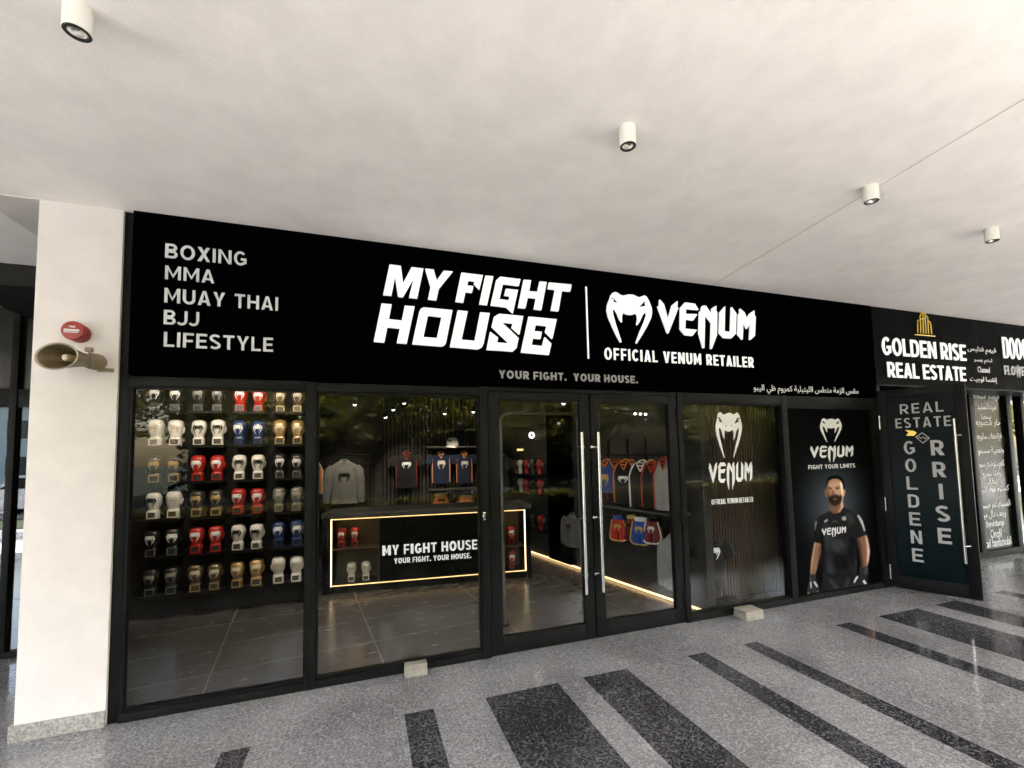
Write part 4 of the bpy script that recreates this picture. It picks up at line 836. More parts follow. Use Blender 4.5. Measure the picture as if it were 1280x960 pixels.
# ------------------------------------------------------------------ cylinder downlights
def downlight():
    t = thing('ceiling_downlight', '', 'downlight', group='cylinder downlights under the arcade ceiling')
    MB().lathe([(0.0, 0.0), (0.044, 0.0), (0.0445, -0.002), (0.0445, -0.122), (0.0435, -0.126), (0.040, -0.126)], 'Z', (0, 0, 0), 40, cap=False).build('housing', M['light_white'], t, 35)
    MB().lathe([(0.0405, -0.1262), (0.0405, -0.112), (0.031, -0.110), (0.031, -0.1262)], 'Z', (0, 0, 0), 40, cap=False).lathe([(0.0425, -0.1262), (0.0405, -0.1285), (0.031, -0.1285), (0.030, -0.120)], 'Z', (0, 0, 0), 40, cap=False).build('trim_ring', M['black_ring'], t, 35)
    MB().lathe([(0.031, -0.124), (0.024, -0.095), (0.010, -0.078), (0.0, -0.076)], 'Z', (0, 0, 0), 32, cap=False).build('reflector', M['reflector'], t, 50)
    MB().lathe([(0.0, -0.112), (0.006, -0.111), (0.009, -0.104), (0.009, -0.078)], 'Z', (0, 0, 0), 20, cap=False).build('bulb', M['lens'], t, 50)
    return t
dl = downlight()
DL = [(0.515, -1.59, 'white cylinder downlight on the plain ceiling above the white pillar end'), (2.801, -1.674, 'white cylinder downlight hanging above the emblem, well clear of the ceiling joint'), (4.605, -1.70, 'white cylinder downlight sitting right on the ceiling joint line'), (6.14, -1.60, 'white cylinder downlight beyond the ceiling joint above the gold tower sign')]
for i, (x, y, lb) in enumerate(DL):
    o = dl if i == 0 else copy_tree(dl)
    o.location = (x, y, 3.3); o['label'] = lb; o.scale = (0.96, 0.96, 0.80)
for x in (-2.2, -5.0): pass

# ------------------------------------------------------------------ stone door stops on the floor
def block(x0, x1, y0, y1, h, label):
    t = thing('stone_block', label, 'stone block', ((x0+x1)/2, (y0+y1)/2, 0.0), R(random.uniform(-3, 3)), 'pale stone blocks on the arcade floor')
    w, d = (x1-x0)/2, (y1-y0)/2
    b = MB(); b.box(-w, w, -d, d, 0.0, h*0.62, 0.004); b.build('lower_block', M['stone'], t, 30)
    b = MB(); b.box(-w*0.97, w*0.98, -d*0.98, d*0.95, h*0.62, h, 0.005); b.build('upper_slab', M['stone'], t, 30)
block(1.79, 1.955, -0.085, -0.012, 0.085, 'small pale stone block against the black sill of window behind the counter')
block(4.905, 5.115, -0.19, -0.03, 0.088, 'small pale stone block with lighter top below the slatted emblem window')

# ------------------------------------------------------------------ shop walls
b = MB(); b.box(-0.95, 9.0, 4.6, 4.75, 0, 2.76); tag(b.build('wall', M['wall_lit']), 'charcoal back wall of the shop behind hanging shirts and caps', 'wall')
WA, WB = Vector((4.74, 0.12, 0)), Vector((3.90, 4.6, 0))
we = (WB-WA).normalized(); wn_ = Vector((-we.y, we.x, 0))          # wall direction and the normal into the room
WR = math.atan2(we.y, we.x)-math.pi/2                              # turns a thing that faces the street to face the room
def wp(s, off=0.0, z=0.0):                                         # a point along the right-hand shop wall
    return WA+we*s+wn_*off+Vector((0, 0, z))
b = MB()
p = [wp(0), wp(4.75), wp(4.75, -0.12), wp(0, -0.12)]
b.loft([[Vector((q.x, q.y, 0)) for q in p], [Vector((q.x, q.y, 2.76)) for q in p]])
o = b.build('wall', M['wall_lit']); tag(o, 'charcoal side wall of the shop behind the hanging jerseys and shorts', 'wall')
b = MB()
for a_, c_ in ((wp(0.02, 0.012, 0.008), wp(4.5, 0.012, 0.008)),):
    d_ = wn_*0.010
    b.loft([[a_, a_+d_, a_+d_+Vector((0, 0, 0.02)), a_+Vector((0, 0, 0.02))], [c_, c_+d_, c_+d_+Vector((0, 0, 0.02)), c_+Vector((0, 0, 0.02))]])
o = b.build('led_strip', M['led_floor']); tag(o, 'thin glowing warm light strip along the foot of the shop side wall', 'light strip')
# slatted panel behind the emblem window
t = thing('slat_screen', 'brown vertical slatted screen behind the white emblem window', 'slatted screen', (5.22, 0.42, 0))
b = MB(); b.box(-0.43, 1.05, 0.0, 0.03, 0.0, 2.6); b.build('backing_board', M['wall_dark'], t)
b = MB()
for k in range(38):
    x = -0.42+k*0.0385; b.box(x, x+0.021, -0.03, -0.001, 0.02, 2.6, 0.003)
b.build('slats', M['brown_slat'], t)
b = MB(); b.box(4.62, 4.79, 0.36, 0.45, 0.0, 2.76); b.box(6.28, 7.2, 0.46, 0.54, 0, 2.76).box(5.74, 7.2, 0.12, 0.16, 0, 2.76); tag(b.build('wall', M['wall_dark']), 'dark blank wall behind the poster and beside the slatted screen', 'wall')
t = thing('slat_wall', 'dark vertical slatted panel on the back wall behind the hanging shirts', 'slatted screen', (2.66, 4.59, 0))
b = MB(); b.box(-0.85, 0.9, -0.03, 0.0, 0.0, 2.7); b.build('backing_board', M['wall_dark'], t)
b = MB()
for k in range(26):
    x = -0.84+k*0.067; b.box(x, x+0.035, -0.06, -0.031, 0.02, 2.7, 0.003)
b.build('slats', M['wall_slat'], t)

# ------------------------------------------------------------------ boxing gloves
GH = 0.285
def half(z, tab):
    for (z0, a0), (z1, a1) in zip(tab, tab[1:]):
        if z <= z1:
            f = max(0, min(1, (z-z0)/(z1-z0))); f = f*f*(3-2*f); return a0+(a1-a0)*f
    return tab[-1][1]
MW = [(0.098, 0.044), (0.118, 0.047), (0.150, 0.058), (0.195, 0.0665), (0.235, 0.0675), (0.265, 0.062), (0.280, 0.047), (0.287, 0.024)]
MD = [(0.098, 0.038), (0.120, 0.044), (0.160, 0.058), (0.210, 0.066), (0.250, 0.061), (0.275, 0.045), (0.287, 0.018)]
def sup(a, w, d, p=2.6):
    c, s = math.cos(a), math.sin(a)
    return (w*math.copysign(abs(c)**(2/p), c), d*math.copysign(abs(s)**(2/p), s))
def front(x, z, p=2.6):
    w, d = half(z, MW), half(z, MD); u = min(1, abs(x)/w)
    return -d*(1-u**p)**(1/p)-0.006
def leather(name, col, rough=0.32, metal=0.0):
    return mat(name, col, rough, metal, 0.15, 25, 0.08, 160, 0.5, coat=0.25)
GC = {
 'black': (leather('black_leather', (0.014, 0.013, 0.013)), M['white_vinyl'], leather('black_cuff', (0.010, 0.010, 0.010)), mat('black_patch', (0.02, 0.02, 0.02), 0.4), 'black glove with silver emblem'),
 'charcoal': (leather('charcoal_leather', (0.022, 0.021, 0.020)), mat('pewter_print', (0.30, 0.29, 0.28), 0.4), leather('charcoal_cuff', (0.02, 0.02, 0.019)), mat('black_patch', (0.02, 0.02, 0.02), 0.4), 'charcoal glove with pewter emblem'),
 'red': (leather('red_leather', (0.40, 0.018, 0.012)), M['white_vinyl'], leather('red_cuff', (0.34, 0.016, 0.012)), mat('dark_patch', (0.03, 0.028, 0.026), 0.4), 'red glove with white emblem'),
 'bronze': (leather('bronze_leather', (0.13, 0.085, 0.045), 0.3, 0.3), mat('cream_print', (0.75, 0.68, 0.55), 0.4), leather('bronze_cuff', (0.07, 0.05, 0.03), 0.3, 0.3), mat('bronze_patch', (0.04, 0.03, 0.02), 0.4), 'dark bronze glove with cream emblem'),
 'plain': (leather('white_leather', (0.68, 0.65, 0.60)), mat('pale_gold_print', (0.56, 0.50, 0.40), 0.4), leather('white_cuff', (0.66, 0.63, 0.58)), mat('brown_patch', (0.07, 0.05, 0.035), 0.4), 'white glove with faint cream emblem'),
 'white': (leather('white_leather', (0.70, 0.67, 0.62)), mat('black_print', (0.010, 0.010, 0.010), 0.4), leather('white_cuff', (0.66, 0.63, 0.58)), mat('brown_patch', (0.07, 0.05, 0.035), 0.4), 'white glove with black emblem'),
 'blue': (leather('blue_leather', (0.018, 0.040, 0.135)), M['white_vinyl'], leather('blue_cuff', (0.015, 0.032, 0.105)), mat('navy_patch', (0.01, 0.014, 0.03), 0.4), 'blue glove with white emblem'),
 'gold': (leather('gold_leather', (0.42, 0.27, 0.11), 0.3, 0.35), mat('pale_print', (0.80, 0.70, 0.50), 0.4), leather('gold_cuff', (0.34, 0.21, 0.09), 0.3, 0.35), mat('dark_patch', (0.03, 0.028, 0.026), 0.4), 'gold glove with pale emblem'),
 'black_gold': (leather('black_leather', (0.030, 0.024, 0.018)), mat('gold_print', (0.62, 0.43, 0.17), 0.35, 0.3), leather('gold_edged_cuff', (0.22, 0.15, 0.065), 0.35, 0.3), mat('dark_patch', (0.02, 0.018, 0.015), 0.4), 'black glove with gold emblem and cuff'),
 'grey': (leather('grey_leather', (0.20, 0.18, 0.155), 0.3, 0.35), mat('taupe_print', (0.40, 0.36, 0.31), 0.4), leather('grey_cuff', (0.17, 0.155, 0.135), 0.3, 0.3), mat('grey_patch', (0.08, 0.07, 0.06), 0.4), 'metallic grey glove with taupe emblem'),
}
GF = {k: v[2] for k, v in GC.items()}
_pf = mat('pewter_frame', (0.12, 0.115, 0.11), 0.4); _gf = mat('gold_frame', (0.40, 0.27, 0.11), 0.4, 0.3)
GF.update(black=_pf, charcoal=_pf, black_gold=_gf, bronze=_gf, gold=_gf)
GM = {}
def glove_meshes(c, side):
    k = (c, side)
    if k in GM: return GM[k]
    lea, em, cu, pa, _ = GC[c]
    N = 28
    zs = [0.098, 0.104, 0.115, 0.130, 0.150, 0.175, 0.200, 0.222, 0.243, 0.258, 0.270, 0.279, 0.284, 0.287]
    b = MB(); b.loft([[Vector((*sup(2*math.pi*i/N, half(z, MW), half(z, MD)), z)) for i in range(N)] for z in zs])
    body = b.mesh('mitt', lea, 60)
    b = MB(); rings = []
    for f, r in ((0, 0.012), (0.1, 0.020), (0.35, 0.024), (0.7, 0.022), (0.92, 0.016), (1.0, 0.005)):
        c0 = Vector((side*(0.040+0.016*math.sin(f*2.4)), 0.012+0.006*f, 0.128+0.095*f))
        rings.append([c0+Vector((r*math.cos(2*math.pi*i/14), r*1.15*math.sin(2*math.pi*i/14), 0)) for i in range(14)])
    thumb = b.loft(rings).mesh('thumb', lea, 60)
    b = MB(); CW = [(0.0, 0.050, 0.040), (0.004, 0.053, 0.043), (0.050, 0.0535, 0.043), (0.090, 0.051, 0.041), (0.098, 0.046, 0.037), (0.106, 0.040, 0.034)]
    b.loft([[Vector((*sup(2*math.pi*i/N, w, d, 3.2), z)) for i in range(N)] for z, w, d in CW])
    cuff = b.mesh('cuff', cu, 50)
    b = MB(); b.poly([[(-0.043, 0.012), (0.043, 0.012), (0.043, 0.084), (-0.043, 0.084)], [(-0.034, 0.021), (0.034, 0.021), (0.034, 0.075), (-0.034, 0.075)]], -0.0485, -0.036)
    frame = b.mesh('patch_frame', GF[c], None)
    b = MB(); b.box(-0.0335, 0.0335, -0.0455, -0.036, 0.0215, 0.0745).box(-0.016, 0.016, -0.0465, -0.045, 0.036, 0.058); patch = b.mesh('patch', pa, None)
    # emblem wrapped over the front of the mitt
    S = lambda lp: [(-0.046+p[0]*0.092, 0.132+p[1]*0.098) for p in lp]
    b = MB(); b.poly([S(LETTERS['SNAKE'][0]), S(LETTERS['SNAKE'][1]), S(LETTERS['SNAKE'][2])], 0, 0.004)
    bmesh.ops.subdivide_edges(b.bm, edges=[e for e in b.bm.edges if e.calc_length() > 0.012], cuts=2)
    bmesh.ops.triangulate(b.bm, faces=b.bm.faces[:])
    for v in b.bm.verts: v.co.y += front(v.co.x, v.co.z)
    emb = b.mesh('emblem', em, None)
    GM[k] = dict(mitt=body, thumb=thumb, cuff=cuff, patch_frame=frame, patch=patch, emblem=emb)
    return GM[k]
PROTO = {}
def glove(c, side, loc, label, group, rz=0.0, s=1.0, rx=0.0):
    k = (c, side)
    if k not in PROTO:
        o = thing('boxing_glove', label, 'boxing glove')
        for n, me in glove_meshes(c, side).items(): link(n, me, o)
        PROTO[k] = o
    else: o = copy_tree(PROTO[k])
    o.location = loc; o.rotation_euler = (rx, 0, rz); o.scale = (s, s, s); o['label'] = label; o['group'] = group
    return o
t = thing('glove_wall', 'tall black display wall with small ledges holding pairs of boxing gloves', 'display wall', (0.05, 2.24, 0))
MB().box(-1.0, 0.85, 0.0, 0.10, 0.0, 2.76, 0.003).build('back_panel', M['wall_dark'], t)
GROWS = [(2.155, ['black', 'charcoal', 'red', 'bronze']), (1.79, ['plain', 'white', 'blue', 'gold']), (1.41, ['black_gold', 'red', 'white', 'black']), (1.035, ['white', 'black_gold', 'red', 'grey']), (0.65, ['black', 'red', 'white', 'blue']), (0.255, ['charcoal', 'bronze', 'gold', 'plain'])]
GXS = [(-0.56, -0.385), (-0.175, 0.0), (0.21, 0.39), (0.605, 0.785)]
RN = ['top row', 'second row from top', 'third row from top', 'third row from bottom', 'second row from bottom', 'bottom row']
b = None
for (z, cs), rn in zip(GROWS, RN):
    for c, (xa, xb) in zip(cs, GXS):
        b = MB(); xm = (xa+xb)/2-0.05
        b.box(xm-0.155, xm+0.155, -0.20, -0.002, z-0.022, z-0.006, 0.002).box(xm-0.155, xm+0.155, -0.20, -0.192, z-0.006, z+0.008)
        b.build('ledge', M['shelf'], t, 30)
        for side, x, wd in ((-1, xa, 'left'), (1, xb, 'right')):
            cc = c
            if z == 1.035 and c == 'white' and side == 1: cc = 'plain'
            glove(cc, side if random.random() < 2 else 1, (x, 2.13, z-0.006), f'{GC[cc][4]}, {wd} of pair, {rn}', 'boxing gloves on the display wall', R(random.uniform(-9, 9)), random.uniform(0.97, 1.02), R(random.uniform(-3, 2)))

# ------------------------------------------------------------------ display counter
CR = math.atan2(-0.27, 2.5)
ct = thing('display_counter', 'black shop counter with glowing edge strips reading MY FIGHT HOUSE', 'counter', (1.05, 2.35, 0), CR)
b = MB()
b.box(-0.02, 0.075, 0.0, 0.62, 0.0, 0.90, 0.003).box(2.49, 2.56, 0.0, 0.62, 0.0, 0.90, 0.003)
b.box(0.075, 2.49, 0.02, 0.62, 0.0, 0.085).box(0.075, 2.49, 0.60, 0.62, 0.085, 0.90)
b.build('body', M['shelf'], ct, 30)
MB().box(-0.03, 2.575, -0.015, 0.66, 0.90, 0.955, 0.004).build('countertop', M['counter_top'], ct, 30)
MB().box(0.64, 2.17, 0.004, 0.03, 0.10, 0.88).build('front_panel', mat('counter_panel', (0.004, 0.004, 0.004), 0.4, spec=0.1), ct)
b = MB(); b.box(0.08, 0.625, 0.40, 0.41, 0.086, 0.899).box(2.185, 2.485, 0.40, 0.41, 0.086, 0.899).box(0.625, 0.639, 0.03, 0.40, 0.086, 0.899).box(2.171, 2.184, 0.03, 0.40, 0.086, 0.899)
b.build('showcase_lining', M['counter_in'], ct)
MB().box(0.08, 0.624, 0.05, 0.395, 0.505, 0.515).box(2.186, 2.484, 0.05, 0.395, 0.40, 0.41).build('glass_shelf', M['counter_in'], ct)
MB().box(0.10, 0.638, 0.012, 0.018, 0.105, 0.875).box(2.172, 2.47, 0.012, 0.018, 0.105, 0.875).build('front_glass', M['glass'], ct)
for nm, q, mm in (('led_strip', (0.078, 0.090, -0.006, 0.008, 0.09, 0.888), 'led_white'), ('led_strip', (0.090, 2.474, -0.006, 0.008, 0.878, 0.888), 'led_warm'), ('led_strip', (0.090, 2.474, -0.006, 0.008, 0.09, 0.100), 'led_warm'), ('led_strip', (2.474, 2.486, -0.006, 0.008, 0.09, 0.888), 'led_white')):
    MB().box(*q, 0.002).build(nm, M[mm], ct)
caps('title_lettering', 'MY FIGHT HOUSE', 0.672, 1.845, 0.415, 0.535, 0.003, M['lit_letters'], ct, 0.006, 0.29, 0.15, 0.42)
caps('slogan_lettering', 'YOUR FIGHT. YOUR HOUSE.', 0.811, 1.765, 0.308, 0.372, 0.003, M['lit_letters'], ct, 0.004, 0.22, 0.14, 0.40)
def cpt(s, d, z): return (1.05+s*math.cos(CR)-d*math.sin(CR), 2.35+s*math.sin(CR)+d*math.cos(CR), z)
for c, s, z, wd, lb in (('red', 0.17, 0.516, 'left', 'dim red glove lying on the upper shelf of lit showcase, left one'), ('red', 0.33, 0.516, 'right', 'dim red glove on the upper shelf of lit showcase beside its twin, right one'), ('plain', 0.29, 0.087, 'left', 'white glove on the floor of the lit counter showcase, left one'), ('plain', 0.46, 0.087, 'right', 'white glove on the floor of the lit counter showcase, right one'), ('red', 2.33, 0.412, 'a', 'red glove on the upper shelf at the door end of the counter'), ('red', 2.33, 0.087, 'b', 'red glove on the bottom at the door end of the counter')):
    glove(c, -1 if wd == 'left' else 1, cpt(s, 0.20, z), lb, 'gloves inside the display counter', CR, 0.82)
# small lamps inside the two showcases, as the glow there shows
for s in (0.35, 2.33):
    l = bpy.data.lights.new('showcase_lamp', 'POINT'); l.energy = 0.55*KL; l.color = (1, 0.66, 0.30); l.shadow_soft_size = 0.04
    o = bpy.data.objects.new('showcase_lamp', l); COL.objects.link(o); o.location = (0, 0, 0); o.parent = ct; o.location = (s, 0.10, 0.86)

# ------------------------------------------------------------------ clothing
def fabric(name, col, rough=0.85): return mat(name, col, rough, 0, 0.15, 14, 0.25, 120, 0.2, sheen=0.1)
def fold(a, z, k): return 1+0.05*math.sin(3*a+k)+0.04*math.sin(5*a+z*9+k*2)
def torso(b, w, h, d, neck=0.30, hem=0.96, slope=0.12, k=0.0, tank=False, n=30):
    rings = []
    prof = [(0.0, hem), (0.03, hem*1.01), (0.25, 0.96), (0.5, 0.97), (0.70, 1.0), (1-slope-0.06, 1.0 if not tank else 0.80), (1-slope, 0.97 if not tank else 0.70), (1-slope*0.55, 0.72 if not tank else 0.62), (1-slope*0.2, 0.45), (1.0, neck)]
    for f, q in prof:
        dd = d*(1.0 if f < 0.8 else 0.6)
        rings.append([Vector((w*q*math.cos(2*math.pi*i/n)*1.0, dd*math.sin(2*math.pi*i/n)*fold(2*math.pi*i/n, f, k), h*f)) for i in range(n)])
    b.loft(rings)
def sleeve(b, p, r, n=14):
    rings = []
    for i, q in enumerate(p):
        t_ = (Vector(p[min(i+1, len(p)-1)])-Vector(p[max(0, i-1)])).normalized(); u = Vector((0, 1, 0)); v = t_.cross(u).normalized()
        rings.append([Vector(q)+u*r[i]*0.55*math.cos(2*math.pi*j/n)*fold(2*math.pi*j/n, i, 1)+v*r[i]*math.sin(2*math.pi*j/n) for j in range(n)])
    b.loft(rings)
def hanger(loc, rz, w, label, group='hangers in the shop'):
    b = MB(); b.tube([(-w, 0, -0.075), (-w*0.5, 0, -0.03), (0, 0, 0.0), (w*0.5, 0, -0.03), (w, 0, -0.075)], 0.006, 8).tube([(-w, 0, -0.075), (w, 0, -0.075)], 0.004, 6)
    b.tube([(0, 0, 0), (0, 0, 0.035), (0.018, 0, 0.05), (0.02, 0, 0.07), (0.0, 0, 0.083), (-0.016, 0, 0.072)], 0.0025, 6)
    o = b.build('hanger', M['shelf']); o.location = loc; o.rotation_euler = (0, 0, rz)
    tag(o, label, 'hanger', group); return o
def ring(w, d, z, r=0.008, dip=0.02, n=24):
    return [(w*math.cos(2*math.pi*i/n), d*math.sin(2*math.pi*i/n), z+dip*math.sin(2*math.pi*i/n)) for i in range(n+1)]
def shirt(kind, name, label, cat, loc, rz, w, h, body, trim=None, print_m=None, long=False, tank=False, sleeve_m=None, group=None, k=0.0, hang=None, em=(0.5, 0.72)):
    t = thing(name, label, cat, loc, rz, group)
    d = 0.055
    b = MB(); torso(b, w, h, d, tank=tank, k=k); b.build('body', body, t, 70)
    if not tank:
        for s in (-1, 1):
            b = MB()
            if long: sleeve(b, [(s*w*0.80, 0, h*0.86), (s*w*1.0, 0, h*0.76), (s*w*1.16, -0.005, h*0.55), (s*w*1.24, -0.01, h*0.28), (s*w*1.25, -0.01, h*0.07), (s*w*1.25, -0.01, h*0.02)], [0.070, 0.085, 0.072, 0.062, 0.055, 0.043])
            else: sleeve(b, [(s*w*0.80, 0, h*0.88), (s*w*1.0, 0, h*0.80), (s*w*1.18, -0.005, h*0.66), (s*w*1.22, -0.005, h*0.62)], [0.07, 0.085, 0.08, 0.075])
            b.build('sleeve', sleeve_m or body, t, 70)
    b = MB(); b.tube(ring(w*0.33, d*0.62, h*0.985, dip=0.03), 0.010, 8, False); b.build('collar', trim or body, t, 60)
    if not long:
        b = MB(); b.poly([[(-w*0.36, h*1.0), (w*0.36, h*1.0), (w*0.05, h*0.80), (-w*0.05, h*0.80)], [(-w*0.25, h*0.985), (w*0.25, h*0.985), (w*0.02, h*0.835), (-w*0.02, h*0.835)]], -d*0.80, -d*0.30); b.build('neck_trim', trim or body, t)
        b = MB(); b.poly([[(-w*0.25, h*0.985), (w*0.25, h*0.985), (w*0.02, h*0.835), (-w*0.02, h*0.835)]], -d*0.72, -d*0.30); b.build('neck_lining', f_black, t)
    if trim and tank:
        for s in (-1, 1):
            b = MB(); b.tube([(s*w*0.50, -d*0.5, h*0.97), (s*w*0.70, -d*0.5, h*0.88), (s*w*0.82, -d*0.55, h*0.80), (s*w*0.99, -d*0.2, h*0.70), (s*w*0.97, -d*0.35, h*0.40), (s*w*0.95, -d*0.35, 0.01)], 0.010, 8); b.build('side_trim', trim, t, 60)
    elif trim and not long:
        for s in (-1, 1):
            b = MB(); b.tube([(s*w*0.90, -d*0.62, h*0.80), (s*w*0.93, -d*0.55, h*0.4), (s*w*0.92, -d*0.5, 0.02)], 0.011, 8); b.build('side_trim', trim, t, 60)
    if print_m:
        e = w*0.42; emblem(-e, e, h*em[0], h*em[1], -d*1.09, print_m, t, 0.004, 'chest_emblem')
    if hang: hanger((loc[0], loc[1], loc[2]+h*1.0+0.012), rz, w*0.8, hang)
    return t
def fight_shorts(label, loc, rz, w, h, body, band, trim, group, hang=None):
    t = thing('fight_shorts', label, 'fight shorts', loc, rz, group)
    b = MB(); N = 24
    for s in (-1, 1):
        rings = []
        for f, q, cx in ((0.0, 0.56, 0.56), (0.03, 0.58, 0.56), (0.25, 0.55, 0.52), (0.45, 0.49, 0.46), (0.62, 0.43, 0.42)):
            rings.append([Vector((s*w*cx+w*q*math.cos(2*math.pi*i/N), 0.055*math.sin(2*math.pi*i/N)*fold(2*math.pi*i/N, f, s), h*(f+0.20*(1-f/0.62)*max(0, s*math.cos(2*math.pi*i/N))**1.5))) for i in range(N)])
        b.loft(rings)
    b.loft([[Vector((w*q*math.cos(2*math.pi*i/N), 0.052*math.sin(2*math.pi*i/N)*fold(2*math.pi*i/N, f, 0), h*f)) for i in range(N)] for f, q in ((0.40, 0.96), (0.6, 0.86), (0.80, 0.70), (0.86, 0.66))])
    b.build('legs', body, t, 70)
    b = MB(); b.loft([[Vector((w*q*math.cos(2*math.pi*i/N), 0.056*math.sin(2*math.pi*i/N), h*f)) for i in range(N)] for f, q in ((0.86, 0.67), (0.88, 0.69), (0.92, 0.67), (0.96, 0.69), (1.0, 0.67))]); b.build('waistband', band, t, 50)
    for s in (-1, 1):
        b = MB(); b.tube([(s*w*0.04, -0.048, 0.010), (s*w*0.56, -0.062, 0.014), (s*w*0.90, -0.05, h*0.10), (s*w*1.10, -0.02, h*0.19)], 0.009, 8); b.build('hem_trim', trim, t, 60)
        b = MB(); b.tube([(s*w*1.05, -0.03, h*0.20), (s*w*0.92, -0.035, h*0.50), (s*w*0.68, -0.04, h*0.85)], 0.008, 8); b.build('side_trim', trim, t, 60)
    e = w*0.40; emblem(-e, e, h*0.42, h*0.68, -0.060, trim, t, 0.004)
    if hang: hanger((loc[0], loc[1], loc[2]+h+0.05), rz, w*0.7, hang)
    return t
f_grey = fabric('grey_marl', (0.26, 0.255, 0.25)); f_black = fabric('black_cotton', (0.014, 0.013, 0.013)); f_navy = fabric('navy_mesh', (0.010, 0.016, 0.035))
f_orange = fabric('orange_trim', (0.55, 0.17, 0.04)); f_white = fabric('white_trim', (0.68, 0.66, 0.62)); f_red = fabric('red_satin', (0.42, 0.03, 0.015), 0.5); f_blue = fabric('blue_satin', (0.02, 0.06, 0.30), 0.5)
f_gold = fabric('gold_trim', (0.55, 0.36, 0.10), 0.5); f_salmon = fabric('salmon_trim', (0.50, 0.22, 0.13)); f_cream = fabric('cream_print', (0.62, 0.58, 0.50))
f_pale = fabric('pale_grey_fleece', (0.27, 0.265, 0.26)); f_darkred = fabric('dark_red', (0.16, 0.02, 0.015), 0.6)
G1 = 'shirts on the back wall'; YB = 4.40
shirt('s', 'sweatshirt', 'grey long-sleeved sweatshirt with dark emblem hanging left on back wall', 'sweatshirt', (1.195, YB, 0.88), 0, 0.215, 0.70, f_grey, None, f_black, long=True, group=G1, hang='black hanger holding the grey sweatshirt')
shirt('s', 'rash_guard', 'black short-sleeved rash guard with white emblem and red sides', 'rash guard', (2.19, YB, 1.09), 0, 0.185, 0.60, f_black, f_darkred, M['white_vinyl'], group=G1, hang='black hanger holding the black rash guard', em=(0.56, 0.74))
shirt('s', 'jersey', 'navy jersey with orange trim and cream emblem, next to black rash guard', 'jersey', (2.785, YB, 1.14), 0, 0.165, 0.55, f_navy, f_salmon, f_cream, group=G1, hang='black hanger holding the navy jersey nearest the rash guard', em=(0.46, 0.74))
shirt('s', 'jersey', 'navy jersey with orange trim, next to the door frame on back wall', 'jersey', (3.20, YB, 1.13), 0, 0.15, 0.55, f_navy, f_orange, f_cream, group=G1, k=1.5, hang='black hanger holding the navy jersey nearest the door', em=(0.48, 0.72))
shirt('s', 'jersey', 'orange jersey sliver showing beside the end of the glove wall', 'jersey', (0.70, YB, 1.05), 0, 0.17, 0.56, f_orange, f_white, None, tank=True, group=G1, hang='black hanger holding the orange jersey by the glove wall')
fight_shorts('orange and black fight shorts hanging under the back wall shelf', (2.78, YB, 0.66), 0, 0.16, 0.32, f_orange, f_gold, f_black, 'shorts on the back wall', 'black hanger with the orange fight shorts')
fight_shorts('navy and orange fight shorts hanging under the back wall shelf', (3.21, YB, 0.64), 0, 0.17, 0.32, f_salmon, f_navy, f_orange, 'shorts on the back wall', 'black hanger with the navy and orange fight shorts')
b = MB(); b.box(2.57, 3.46, 4.25, 4.55, 1.025, 1.050, 0.003); tag(b.build('wall_shelf', M['counter_top']), 'dark wall shelf above the hanging shorts on the back wall', 'shelf')
b = MB(); b.box(2.54, 3.48, 4.25, 4.55, 1.765, 1.79, 0.003); tag(b.build('wall_shelf', M['counter_top']), 'dark wall shelf carrying the white cap above the navy jerseys', 'shelf')
for z, x0, x1, lb in ((1.775, 2.0, 2.4, 'black rail above the black rash guard'), (1.735, 2.56, 3.46, 'black rail under the cap shelf')):
    b = MB(); b.tube([(x0, 4.40, z), (x1, 4.40, z)], 0.008, 8).tube([(x0+0.02, 4.40, z), (x0+0.02, 4.53, z)], 0.006, 6).tube([(x1-0.02, 4.40, z), (x1-0.02, 4.53, z)], 0.006, 6); tag(b.build('clothes_rail', M['frame2']), lb, 'clothes rail')
t = thing('clothes_rack', 'black tube clothes rack holding the grey sweatshirt', 'clothes rack', (1.23, YB, 0))
b = MB(); b.tube([(-0.62, 0, 1.675), (0.37, 0, 1.675)], 0.012, 10); b.build('rail', M['frame2'], t, 40)
for s in (-0.62, 0.37):
    b = MB(); b.tube([(s, 0, 0), (s, 0, 1.68)], 0.012, 10).tube([(s, -0.2, 0.015), (s, 0.17, 0.015)], 0.012, 10); b.build('leg', M['frame2'], t, 40)
def cap(label, loc, rz, m):
    t = thing('cap', label, 'cap', loc, rz, 'caps on the back wall')
    b = MB(); n = 28
    b.loft([[Vector((0.105*r*math.cos(2*math.pi*i/n), 0.12*r*math.sin(2*math.pi*i/n), 0.15*z)) for i in range(n)] for r, z in ((1.0, 0), (1.01, 0.25), (0.95, 0.55), (0.78, 0.82), (0.45, 0.97), (0.08, 1.0))]); b.build('crown', m, t, 70)
    b = MB(); rings = []
    for r, z in ((0.95, 0.012), (1.25, 0.008), (1.55, -0.006), (1.72, -0.022)):
        rings.append([Vector((0.105*(1+0.25*(r-0.95))*math.sin(a), -0.12*r*math.cos(a)-0.01, z-0.02*abs(math.sin(a))**2)) for a in [(-75+150*k/12)*math.pi/180 for k in range(13)]])
    b.loft(rings, cap=False, close=False); r_ = bmesh.ops.extrude_face_region(b.bm, geom=b.bm.faces[:])
    for v in [g for g in r_['geom'] if isinstance(g, bmesh.types.BMVert)]: v.co.z -= 0.005
    b.build('peak', m, t, 50)
    emblem(-0.035, 0.035, 0.05, 0.105, -0.118, f_black if m is f_white else M['white_vinyl'], t, 0.003)
cap('white cap with dark emblem on the shelf above navy jerseys', (3.0, 4.40, 1.80), R(-35), f_white)
b = MB(); b.box(2.9, 3.42, 4.33, 4.55, 2.085, 2.10, 0.002); tag(b.build('wall_shelf', M['counter_top']), 'uppermost short dark shelf carrying the dark cap', 'shelf')
